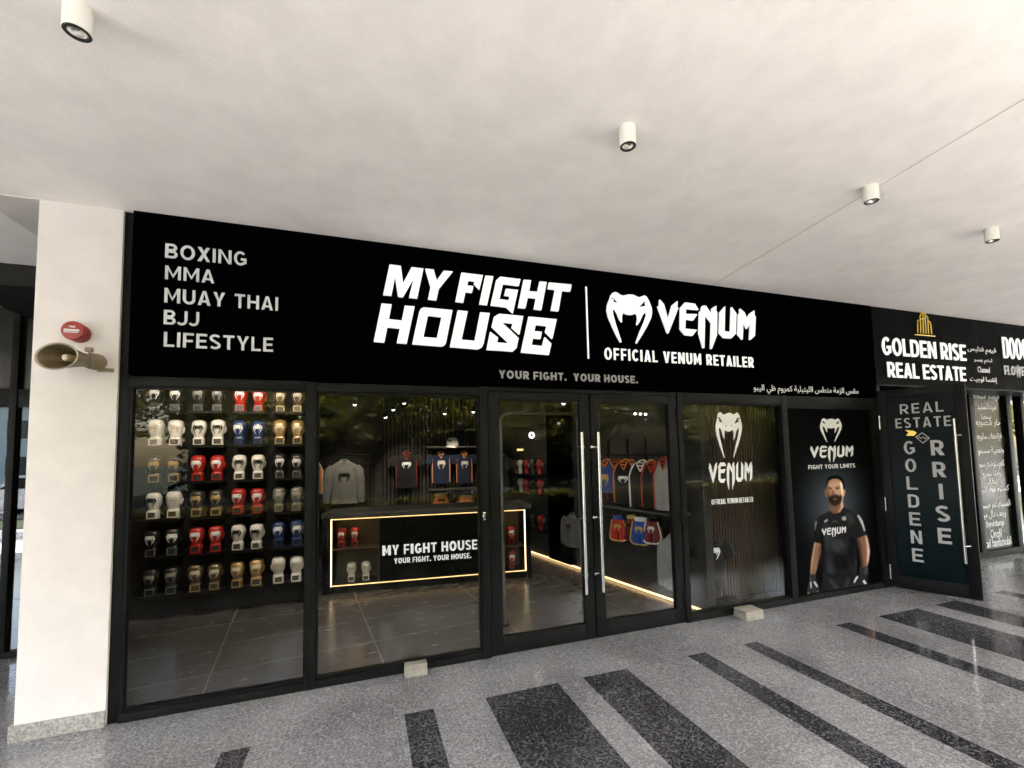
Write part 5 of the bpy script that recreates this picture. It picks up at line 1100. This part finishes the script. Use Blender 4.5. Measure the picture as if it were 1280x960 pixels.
cap('dark cap on the uppermost shelf under the spotlights', (3.16, 4.42, 2.11), R(-25), fabric('olive_black', (0.05, 0.047, 0.035)))

# closely hung dark shirts in the back corner
t = thing('clothes_rail', 'long dark rail of closely hung dark shirts in the back corner', 'clothes rail', (3.68, 4.3, 1.66))
b = MB(); b.tube([(0, -0.9, 0), (0, 0.25, 0)], 0.010, 8); b.build('rail', M['frame2'], t, 40)
_g = [f_black, fabric('charcoal_jersey', (0.035, 0.034, 0.033)), f_navy, fabric('maroon_jersey', (0.06, 0.012, 0.01)), f_black]
for j in range(9):
    shirt('s', 'hanging_shirt', f'dark shirt in the closely hung back corner row, {["nearest the street", "next to the nearest", "third back", "third and fourth between", "middle of the row", "just past the middle", "third from the wall", "next to the last", "nearest the back wall"][j]}', 'shirt', (3.68, 3.48+j*0.115, 1.02), R(-82), 0.17, 0.58, _g[j % 5], f_salmon if j % 3 == 1 else None, None, group='dark shirts in the back corner', k=j*0.7)

# right-hand wall: rail, jerseys, shorts
def on_wall(x, y, z): return (x, y, z)
t = thing('clothes_rail', 'black wall rail with uprights carrying the row of sleeveless jerseys', 'clothes rail', wp(0.95, 0.12, 0))
inv = Matrix.Translation(-wp(0.95, 0.12, 0))
b = MB(); b.tube([wp(0.2, 0.15, 1.585), wp(1.45, 0.15, 1.585)], 0.010, 8)
b.xf(inv).build('rail', M['frame2'], t, 40)
for s in (0.3, 0.75, 1.05, 1.4):
    b = MB(); b.tube([wp(s, 0.02, 1.585), wp(s, 0.15, 1.585)], 0.008, 8).tube([wp(s, 0.02, 1.5), wp(s, 0.02, 1.78)], 0.012, 8); b.xf(inv).build('upright', M['frame2'], t, 40)
G2 = 'jerseys on the shop side wall'; TH = R(-62)
shirt('j', 'jersey', 'orange, blue and yellow sleeveless jersey nearest the steel door handle', 'jersey', (4.32, 1.30, 1.13), TH, 0.15, 0.38, fabric('multi_blue', (0.03, 0.06, 0.2)), f_orange, f_gold, tank=True, group=G2, hang='hanger of the orange, blue and yellow jersey', em=(0.2, 0.6))
shirt('j', 'jersey', 'black sleeveless jersey with orange sides and white chest arc', 'jersey', (4.40, 1.00, 1.02), TH, 0.155, 0.49, f_black, f_orange, M['white_vinyl'], tank=True, group=G2, k=0.8, hang='hanger of the black and orange jersey', em=(0.50, 0.66))
shirt('j', 'jersey', 'black sleeveless jersey with white piping and no orange', 'jersey', (4.45, 0.74, 0.99), TH, 0.155, 0.51, f_black, f_white, None, tank=True, group=G2, k=2.0, hang='hanger of the black jersey with white piping')
shirt('j', 'jersey', 'plain black sleeveless jersey with red piping near the hinge side', 'jersey', (4.475, 0.58, 1.0), TH, 0.13, 0.49, f_black, f_red, None, tank=True, group=G2, k=2.7, hang='hanger of the plain black jersey')
shirt('j', 'jersey', 'pale grey sleeveless jersey with red side beside the door hinge', 'jersey', (4.51, 0.42, 1.0), TH, 0.12, 0.53, f_pale, f_red, None, tank=True, group=G2, k=3.1, hang='hanger of the pale grey jersey')
inv = Matrix.Translation(-wp(0.8, 0.14, 0.97))
b = MB(); s0, s1 = wp(0.15, 0.02, 0.955), wp(1.5, 0.02, 0.955)
b.loft([[s0, s0+wn_*0.24, s0+wn_*0.24+Vector((0, 0, 0.022)), s0+Vector((0, 0, 0.022))], [s1, s1+wn_*0.24, s1+wn_*0.24+Vector((0, 0, 0.022)), s1+Vector((0, 0, 0.022))]])
b.xf(inv); o = b.build('wall_shelf', M['counter_top']); o.location = wp(0.8, 0.14, 0.97); tag(o, 'long dark ledge between the jerseys and the fight shorts', 'shelf')
for j, (s_, m_, tr, lb) in enumerate(((0.42, f_navy, f_white, 'navy jersey with white piping half hidden behind the pale grey jersey'), (0.62, fabric('maroon_jersey', (0.06, 0.012, 0.01)), f_gold, 'maroon jersey with gold piping half hidden between two black jerseys'), (0.93, f_navy, f_orange, 'navy jersey with orange piping half hidden behind the orange-sided jersey'), (1.17, f_black, f_red, 'black jersey with red piping half hidden behind the blue and yellow jersey'))):
    q = wp(s_, 0.085, 1.03); shirt('j', 'jersey', lb, 'jersey', tuple(q), TH, 0.14, 0.47, m_, tr, None, tank=True, group=G2, k=j*1.3)
G3 = 'fight shorts on the shop side wall'
fight_shorts('red fight shorts with gold lettering patch under the jerseys', (4.37, 1.12, 0.57), TH, 0.115, 0.30, f_red, f_blue, f_gold, G3, 'hanger of the red fight shorts')
fight_shorts('blue fight shorts with gold trim under the jerseys', (4.44, 0.78, 0.58), TH, 0.12, 0.31, f_blue, f_white, f_gold, G3, 'hanger of the blue fight shorts')
fight_shorts('dark red fight shorts half hidden behind the red pair', (4.45, 0.97, 0.60), TH, 0.10, 0.29, f_darkred, f_gold, f_black, G3, 'hanger of the half hidden dark red shorts')
fight_shorts('dark maroon fight shorts half hidden behind the blue pair', (4.50, 0.64, 0.61), TH, 0.10, 0.29, f_darkred, f_black, f_white, G3, 'hanger of the half hidden maroon shorts')
shirt('h', 'hoodie', 'pale grey hoodie hanging low beside the right door hinge', 'hoodie', (4.555, 0.40, 0.18), R(-78), 0.115, 0.56, f_pale, None, None, long=True, group='hoodies in the shop', hang='hanger of the low pale grey hoodie')
shirt('h', 'hoodie', 'dim grey hoodie hanging beyond the dark pilaster by the left door', 'hoodie', (4.17, 2.02, 0.36), R(-76), 0.13, 0.42, fabric('dim_marl', (0.10, 0.098, 0.095)), None, f_black, long=True, group='hoodies in the shop', hang='hanger of the dim grey hoodie')
shirt('h', 'black_tshirt', 'black T-shirt with white emblem behind the low left of slatted window', 't-shirt', (4.90, 0.22, 0.20), R(-15), 0.14, 0.50, f_black, None, M['white_vinyl'], group='hoodies in the shop', hang='hanger of the black T-shirt', em=(0.60, 0.85))
b = MB(); q = [wp(2.18, 0), wp(2.72, 0), wp(2.72, 0.10), wp(2.18, 0.10)]
inv = Matrix.Translation(-wp(2.45, 0.05))
b.loft([[Vector((p.x, p.y, 0.05)) for p in q], [Vector((p.x, p.y, 2.75)) for p in q]]); b.xf(inv)
o = b.build('pilaster', M['sign']); o.location = wp(2.45, 0.05); tag(o, 'black pilaster on the shop side wall seen through the left door', 'pilaster')
for z, lb in ((1.30, 'upper dark shelf of gloves deep inside behind the left door'), (1.00, 'middle dark shelf of gloves deep inside behind the left door'), (0.45, 'low dark shelf of gloves deep inside behind the left door')):
    b = MB(); s0, s1 = wp(2.78, 0.02, z-0.02), wp(3.75, 0.02, z-0.02)
    b.loft([[s0, s0+wn_*0.22, s0+wn_*0.22+Vector((0, 0, 0.018)), s0+Vector((0, 0, 0.018))], [s1, s1+wn_*0.22, s1+wn_*0.22+Vector((0, 0, 0.018)), s1+Vector((0, 0, 0.018))]])
    b.xf(Matrix.Translation(-wp(3.26, 0.13, z))); o = b.build('wall_shelf', M['shelf']); o.location = wp(3.26, 0.13, z); tag(o, lb, 'shelf')
    for j, (c, nm) in enumerate((('red', 'red'), ('charcoal', 'charcoal'), ('red', 'scarlet'), ('white', 'white'), ('bronze', 'bronze'))):
        if z == 0.45 and j == 3: continue
        glove(c, 1 if j % 2 else -1, wp(2.87+j*0.20, 0.13, z), f'dim {["red", "charcoal", "red", "white", "bronze"][j]} glove {["nearest the pilaster", "beside the nearest red", "beside the white", "beside the bronze", "farthest back"][j]} on the {lb.split()[0]} dark side shelf', 'gloves on the dim side shelves', WR+R(35), 0.8)
t = thing('ring_light', 'small glowing white ring light high on the shop side wall', 'ring light', wp(3.25, 0.05, 1.93), WR)
b = MB(); n = 24
b.tube([(0.040*math.cos(2*math.pi*i/n), -0.02, 0.040*math.sin(2*math.pi*i/n)) for i in range(n+1)], 0.014, 8, False); b.build('ring', mat('ring_glow', (0.9, 0.9, 0.9), 0.5, emit=(1, 0.97, 0.9), estr=2.5), t, 50)
MB().lathe([(0, 0), (0.03, 0), (0.03, -0.02), (0, -0.02)], 'Y', (0, 0, 0), 20).build('mount', M['shelf'], t, 40)
o = MB().box(-0.085, 0.085, -0.02, 0.0, -0.016, 0.016, 0.002).build('light_bar', M['led_warm']); o.location = wp(3.62, 0.03, 1.70); o.rotation_euler = (0, 0, WR); tag(o, 'short warm light bar low on the far side wall', 'light bar')
t = thing('track_light', 'short black track of tiny glowing lamps high above the jerseys', 'track light', wp(0.72, 0.06, 2.06), WR)
MB().box(-0.20, 0.20, -0.03, 0.0, -0.02, 0.02, 0.003).build('track', M['frame2'], t)
for k in range(5):
    MB().lathe([(0.001, -0.052), (0.010, -0.048), (0.012, -0.030), (0.001, -0.030)], 'Y', (-0.16+k*0.08, 0, -0.012), 12, cap=False).build('lamp', M['spot_lens'], t, 60)
t = thing('reflection_tube', 'rounded grey tube shape standing in for a column reflection in the door', 'reflection stand-in', (3.18, 0.62, 0))  # solid stand-in for a column's reflection in the door glass
b = MB(); pth = [(-0.41, 0, 0.0), (-0.41, 0, 1.93)]+[(-0.41+0.10*(1-math.cos(a)), 0, 1.93+0.10*math.sin(a)) for a in [k*math.pi/12 for k in range(1, 7)]]+[(0.33, 0, 2.03)]+[(0.33+0.10*math.sin(a), 0, 1.93+0.10*math.cos(a)) for a in [k*math.pi/12 for k in range(1, 7)]]+[(0.43, 0, 0.0)]
b.tube(pth, 0.017, 12); b.build('tube', mat('grey_tube', (0.10, 0.098, 0.09), 0.4, 0.3), t, 50)
b = MB()
for s in (-0.41, 0.43): b.lathe([(0, 0.001), (0.05, 0.001), (0.05, 0.008), (0, 0.008)], 'Z', (s, 0, 0), 20)
b.build('foot_plates', M['frame2'], t, 40)

# ------------------------------------------------------------------ spotlights inside the shop
def spot_fix(loc, target, label, energy, size=62, col=(1, 0.86, 0.68), lamp=True):
    loc = Vector(loc); d = (Vector(target)-loc).normalized()
    t = thing('spotlight', label, 'spotlight', loc, 0, 'track spotlights inside the shop')
    q = d.to_track_quat('-Z', 'Y').to_matrix().to_4x4()
    b = MB(); b.lathe([(0.0, 0.07), (0.022, 0.07), (0.030, 0.06), (0.032, -0.03), (0.028, -0.03), (0.026, -0.022)], 'Z', (0, 0, 0), 20, cap=False).xf(q); b.build('housing', M['frame2'], t, 40)
    b = MB(); b.lathe([(0.001, -0.058), (0.014, -0.055), (0.023, -0.045), (0.027, -0.030), (0.027, -0.022)], 'Z', (0, 0, 0), 20, cap=False).xf(q); b.build('lens', M['spot_lens'], t, 60)
    b = MB(); b.tube([(0, 0, 0.03), (0, 0, 2.758-loc.z)], 0.006, 8); b.build('stem', M['frame2'], t, 40)
    if lamp:
        l = bpy.data.lights.new('spot_lamp', 'SPOT'); l.energy = energy*KL; l.color = col; l.spot_size = R(size); l.spot_blend = 0.7; l.shadow_soft_size = 0.03
        o = bpy.data.objects.new('spot_lamp', l); COL.objects.link(o); o.parent = t; o.location = d*0.075; o.rotation_euler = d.to_track_quat('-Z', 'Y').to_euler()
for (x, y, z), tg, e, lb in (
    ((1.374, 3.6, 2.466), (1.2, 4.25, 1.2), 32, 'small glowing spotlight over the grey sweatshirt'),
    ((1.80, 3.55, 2.27), (2.2, 4.25, 1.3), 13, 'small lower glowing spotlight between sweatshirt and rash guard'),
    ((1.924, 3.62, 2.396), (2.2, 4.25, 1.4), 22, 'small glowing spotlight just left of the rash guard hanger'),
    ((2.091, 3.6, 2.499), (2.3, 4.25, 1.3), 22, 'topmost glowing spotlight over the black rash guard'),
    ((2.73, 3.6, 2.342), (2.8, 4.25, 1.3), 25, 'glowing spotlight over the white cap'),
    ((3.204, 3.6, 2.374), (3.2, 4.25, 1.3), 25, 'glowing spotlight over the jersey next to the door frame'),
    ((4.05, 1.9, 2.33), (4.2, 2.6, 1.0), 5, 'glowing spotlight at the top of the left door glass')):
    spot_fix((x, y, z), tg, lb, e)
for x, y, tg, e, lb in ((-0.45, 1.0, (-0.40, 2.15, 1.75), 27, 'hidden spotlight aimed at the left part of the glove wall'), (0.15, 1.0, (0.15, 2.15, 1.75), 27, 'hidden spotlight aimed at the middle of the glove wall'), (0.75, 1.0, (0.65, 2.15, 1.75), 27, 'hidden spotlight aimed at the right part of the glove wall'),
                        (3.45, 0.8, (4.42, 0.95, 1.1), 17, 'hidden spotlight aimed at the jerseys on the side wall'), (2.2, 1.2, (2.2, 1.6, 0.0), 26, 'hidden spotlight lighting the floor before the counter'), (1.0, 0.7, (0.9, 0.9, 0.0), 20, 'hidden spotlight lighting the floor before the glove wall'), (3.6, 1.6, (3.5, 1.4, 0.0), 16, 'hidden spotlight lighting the floor inside the door'), (3.2, 2.9, (3.95, 3.1, 1.0), 16, 'hidden spotlight aimed at the dim side shelves'), (5.2, 0.2, (5.2, 0.40, 1.3), 5, 'added unseen spotlight brightening the brown slatted screen')):  # shelf and slat spots are added fill, no fixtures seen there
    spot_fix((x, y, 2.62), tg, lb, e, 100 if 'glove wall' in lb and 'aimed' in lb else 75)

# ------------------------------------------------------------------ what the glass reflects: trees, cars and houses across the street
leafm = bpy.data.materials.new('leaf'); leafm.use_nodes = True
nt = leafm.node_tree; bs = nt.nodes['Principled BSDF']
oi = nt.nodes.new('ShaderNodeNewGeometry'); cr = nt.nodes.new('ShaderNodeValToRGB')
cr.color_ramp.elements[0].color = (0.07, 0.09, 0.012, 1); cr.color_ramp.elements[1].color = (0.42, 0.36, 0.045, 1)
nt.links.new(oi.outputs['Random Per Island'], cr.inputs[0]); nt.links.new(cr.outputs[0], bs.inputs['Base Color']); bs.inputs['Roughness'].default_value = 0.5
tl = nt.nodes.new('ShaderNodeBsdfTranslucent'); nt.links.new(cr.outputs[0], tl.inputs[0])
ms = nt.nodes.new('ShaderNodeMixShader'); ms.inputs[0].default_value = 0.5; nt.links.new(bs.outputs[0], ms.inputs[1]); nt.links.new(tl.outputs[0], ms.inputs[2]); nt.links.new(ms.outputs[0], nt.nodes['Material Output'].inputs[0])
bark = mat('bark', (0.11, 0.08, 0.055), 0.9, var=0.3, scale=20, bump=0.6)
def tree_mesh(seed, hh, rad, n):
    rnd = random.Random(seed); cl = []
    for _ in range(26):
        a = rnd.uniform(0, 6.28); r = rad*math.sqrt(rnd.random())*0.85; z = hh*rnd.uniform(0.28, 0.95); r *= 1.1-abs(z/hh-0.55)
        cl.append((r*math.cos(a), r*math.sin(a), z, rad*rnd.uniform(0.22, 0.42)))
    vs, fs = [], []
    for i in range(n):
        cx, cy, cz, cr_ = rnd.choice(cl)
        d_ = Vector((rnd.gauss(0, 1), rnd.gauss(0, 1), rnd.gauss(0, 0.8))).normalized()*cr_*rnd.random()**0.4
        c = Vector((cx, cy, cz))+d_
        L = rnd.uniform(0.22, 0.42); w = L*0.26
        u = Vector((rnd.gauss(0, 1), rnd.gauss(0, 1), rnd.gauss(-0.3, 0.6))).normalized(); v = u.cross(Vector((rnd.gauss(0, 1), rnd.gauss(0, 1), rnd.gauss(0, 1)))).normalized()
        k = len(vs); vs += [c, c+u*L*0.5+v*w, c+u*L, c+u*L*0.5-v*w]; fs.append((k, k+1, k+2, k+3))
    me = bpy.data.meshes.new('crown'); me.from_pydata([tuple(v) for v in vs], [], fs); me.materials.append(leafm)
    b = MB(); b.tube([(0, 0, -0.2), (0.05, 0, hh*0.25), (0.0, 0.1, hh*0.55)], [0.16, 0.12, 0.06], 10)
    for _ in range(7):
        cx, cy, cz, _r = rnd.choice(cl); b.tube([(0.03, 0.03, hh*rnd.uniform(0.22, 0.4)), (cx*0.5, cy*0.5, cz*0.75), (cx, cy, cz)], [0.06, 0.04, 0.015], 6)
    return me, b.mesh('trunk', bark, 60)
TM = [tree_mesh(1, 7.0, 3.4, 5200), tree_mesh(2, 8.5, 3.8, 6000), tree_mesh(3, 6.0, 3.0, 4600)]
rnd = random.Random(11)
TX = [(-24, -22), (-5.5, -23.5), (-1.5, -21), (3.0, -24), (7.0, -21.5), (11.5, -23), (16, -22), (22, -24.5), (29, -22), (37, -25), (46, -22), (56, -24), (66, -22), (78, -25)]
ord_ = ['street tree across the road'] 
for i, (x, y) in enumerate(TX):
    cme, tme = TM[i % 3]
    t = thing('street_tree', 'leafy green street tree on the lawn across the road, one of an even row', 'tree', (x, y, -0.19), rnd.uniform(0, 6.28), 'street trees across the road')
    link('trunk', tme, t); link('crown', cme, t); s = rnd.uniform(0.85, 1.15); t.scale = (s, s, s)
# smaller large-leaved trees on the verge, close behind the camera's back
def leafy_mesh(seed, z0, z1, rad, n):
    rnd = random.Random(seed); vs, fs = [], []
    for i in range(n):
        a = rnd.uniform(0, 6.28); r = rad*math.sqrt(rnd.random()); z = rnd.uniform(z0, z1); r *= 1-0.6*abs((z-z0)/(z1-z0)-0.4)
        c = Vector((r*math.cos(a), r*math.sin(a)*0.8, z))
        for j in range(7):
            L = rnd.uniform(0.22, 0.40); w = L*0.16; an = j*0.9+rnd.uniform(-0.2, 0.2)
            u = Vector((math.cos(an)*0.9, math.sin(an)*0.9, rnd.uniform(-0.6, 0.5))).normalized(); v = u.cross(Vector((rnd.gauss(0, 0.4), rnd.gauss(0, 0.4), 1))).normalized()
            k = len(vs); vs += [c, c+u*L*0.3+v*w*0.8, c+u*L*0.65+v*w, c+u*L-Vector((0, 0, 0.05)), c+u*L*0.65-v*w, c+u*L*0.3-v*w*0.8]; fs.append(tuple(range(k, k+6)))
    me = bpy.data.meshes.new('crown'); me.from_pydata([tuple(v) for v in vs], [], fs); me.materials.append(leafm)
    b = MB(); b.tube([(0, 0, 0), (0.04, 0.02, z0*0.6), (0.0, 0.0, z0+0.6)], [0.09, 0.07, 0.04], 8)
    for j in range(6):
        a = j*1.05; b.tube([(0, 0, z0*0.8), (rad*0.3*math.cos(a), rad*0.3*math.sin(a), z0+0.3), (rad*0.6*math.cos(a), rad*0.5*math.sin(a), z0+0.9)], [0.04, 0.03, 0.012], 6)
    return me, b.mesh('trunk', bark, 60)
LM = [leafy_mesh(5, 2.2, 5.2, 1.9, 230), leafy_mesh(6, 2.4, 5.0, 1.6, 160)]
for i, (x, y) in enumerate([(-5.4, -11.0), (-2.2, -11.8), (0.9, -11.2), (3.4, -12.0), (6.6, -11.3), (10.6, -11.7), (15.5, -11.2), (21, -11.6), (27, -11.2), (34, -11.5)]):
    cme, tme = LM[i % 2]
    t = thing('verge_tree', 'small large-leaved tree on the grass verge in front of the arcade, one of a row', 'tree', (x, y, -0.12), rnd.uniform(0, 6.28), 'small trees on the verge')
    link('trunk', tme, t); link('crown', cme, t)
# added hedge planters, out of view, keep sunlit paving out of glass reflections
hm = leafm
def hedge_mesh(seed, L, n):
    rnd = random.Random(seed); vs, fs = [], []
    for i in range(n):
        c = Vector((rnd.uniform(-L/2, L/2), rnd.choice([-0.24, 0.24, rnd.uniform(-0.24, 0.24)])+rnd.gauss(0, 0.025), rnd.uniform(0.42, 0.86)))
        if rnd.random() < 0.35: c.z = 0.86+rnd.gauss(0, 0.025)
        l_ = rnd.uniform(0.05, 0.10); w = l_*0.35
        u = Vector((rnd.gauss(0, 1), rnd.gauss(0, 1), rnd.gauss(0.3, 0.8))).normalized(); v = u.cross(Vector((rnd.gauss(0, 1), rnd.gauss(0, 1), rnd.gauss(0, 1)))).normalized()
        k = len(vs); vs += [c, c+u*l_*0.5+v*w, c+u*l_, c+u*l_*0.5-v*w]; fs.append((k, k+1, k+2, k+3))
    me = bpy.data.meshes.new('foliage'); me.from_pydata([tuple(v) for v in vs], [], fs); me.materials.append(leafm); return me
HM = hedge_mesh(3, 2.44, 5200)
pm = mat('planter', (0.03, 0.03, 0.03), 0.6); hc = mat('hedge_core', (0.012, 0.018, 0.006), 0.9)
for i in range(-1, 5):
    t = thing('screening_hedge', 'added hedge planter screening the sunlit paving from the glass, one of a row', 'planter', (1.2+i*2.46, -4.15, 0), 0, 'added screening hedges behind the camera')
    MB().box(-1.22, 1.22, -0.24, 0.24, 0.0, 0.42, 0.006).build('planter_box', pm, t)
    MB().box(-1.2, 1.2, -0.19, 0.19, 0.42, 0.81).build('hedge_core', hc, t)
    link('foliage', HM, t)
def car(label, loc, rz, col):
    t = thing('parked_car', label, 'car', loc, rz, 'cars on the street')
    prof = [(-2.2, 0.30), (-2.25, 0.62), (-2.1, 0.86), (-1.2, 0.95), (-0.55, 1.42), (0.95, 1.46), (1.65, 1.0), (2.15, 0.92), (2.22, 0.55), (2.15, 0.30)]
    b = MB(); b.poly([prof], -0.86, 0.86); bmesh.ops.bevel(b.bm, geom=[e for e in b.bm.edges if len(e.link_faces) == 2 and e.calc_face_angle(0) > 1.2], offset=0.08, segments=3, affect='EDGES')
    b.build('body', mat('car_paint', col, 0.25, 0.2, 0.03, coat=0.6), t, 40)
    gm = mat('car_window', (0.01, 0.011, 0.012), 0.08)
    b = MB(); w_ = [(-1.0, 0.98), (-0.5, 1.36), (0.9, 1.40), (1.45, 1.0)]
    b.poly([w_], -0.875, -0.855).poly([w_], 0.855, 0.875); b.build('window', gm, t)
    tm = mat('tyre', (0.015, 0.015, 0.015), 0.8); rm = mat('wheel_rim', (0.5, 0.5, 0.5), 0.3, 0.9)
    for x in (-1.4, 1.38):
        for s in (-1, 1):
            wh = MB().lathe([(0.20, -0.10), (0.31, -0.10), (0.34, -0.06), (0.34, 0.06), (0.31, 0.10), (0.20, 0.10)], 'Y', (x, s*0.78, 0.34), 28).build('wheel', tm, t, 40)
            MB().lathe([(0, s*0.105), (0.20, s*0.100), (0.215, s*0.08)], 'Y', (x, s*0.78, 0.34), 20).build('rim', rm, wh, 40)
car('white car on the street reflected in the recessed window', (-9.3, -14.6, -0.16), 0, (0.78, 0.78, 0.78))
car('dark blue car on the street beyond the lawn', (-15.0, -18.2, -0.16), math.pi, (0.02, 0.03, 0.06))
car('silver car on the street far along the road', (42, -15, -0.16), 0, (0.5, 0.51, 0.53))
struct(MB().box(-160, 260, -12.9, -9.8, -0.3, -0.12).build('verge', bpy.data.materials['lawn']))
def house(label, x, y, w, d, h, col):
    t = thing('house', label, 'house', (x, y, -0.19), 0, 'houses across the street')
    MB().box(-w/2, w/2, -d/2, d/2, 0, h, 0.05).build('wall', mat('house_wall', col, 0.85, var=0.08, scale=1), t)
    MB().box(-w/2-0.3, w/2+0.3, -d/2-0.3, d/2+0.3, h, h+0.4, 0.05).build('roof', mat('house_roof', (0.5, 0.48, 0.45), 0.8), t)
    gm = mat('house_window', (0.03, 0.035, 0.04), 0.15)
    for fz in range(int(h//3.2)):
        for k in range(int(w//3)):
            x0 = -w/2+1+k*3; MB().box(x0, x0+1.4, d/2-0.05, d/2+0.03, 1+fz*3.2, 2.6+fz*3.2, 0.02).build('window', gm, t)
house('white two storey villa far across the street behind the trees', -30, -50, 16, 10, 7, (0.62, 0.60, 0.56))
house('pale villa at the far end of the street', 72, -50, 18, 10, 7, (0.6, 0.58, 0.55))
# added dark leaf backdrop keeps bright sky and houses out of the glass
rnd = random.Random(21); vs, fs = [], []
for i in range(15000):
    x = rnd.uniform(-9, 58); top = 8.5+1.5*math.sin(x*0.35)+1.2*math.sin(x*0.9+1)
    c = Vector((x, -29+rnd.gauss(0, 0.7), rnd.uniform(0, 1)**0.8*top)); L = rnd.uniform(0.5, 0.9); w = L*0.3
    u = Vector((rnd.gauss(0, 1), rnd.gauss(0, 1), rnd.gauss(-0.3, 0.6))).normalized(); v = u.cross(Vector((rnd.gauss(0, 1), rnd.gauss(0, 1), rnd.gauss(0, 1)))).normalized()
    k = len(vs); vs += [c, c+u*L*0.5+v*w, c+u*L, c+u*L*0.5-v*w]; fs.append((k, k+1, k+2, k+3))
me = bpy.data.meshes.new('leaf_backdrop'); me.from_pydata([tuple(v) for v in vs], [], fs); me.materials.append(mat('dark_foliage', (0.018, 0.026, 0.008), 0.8, var=0.6, scale=0.7))
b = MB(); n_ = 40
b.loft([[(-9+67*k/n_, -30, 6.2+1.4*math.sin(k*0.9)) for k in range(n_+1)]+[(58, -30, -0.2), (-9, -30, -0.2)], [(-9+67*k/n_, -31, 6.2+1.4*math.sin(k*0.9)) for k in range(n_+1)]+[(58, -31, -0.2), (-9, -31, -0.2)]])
struct(b.build('leaf_backdrop_core', bpy.data.materials['hedge_core']), 'stuff')  # dark slab added behind the leaves to close bright sky gaps
struct(link('leaf_backdrop', me), 'stuff')
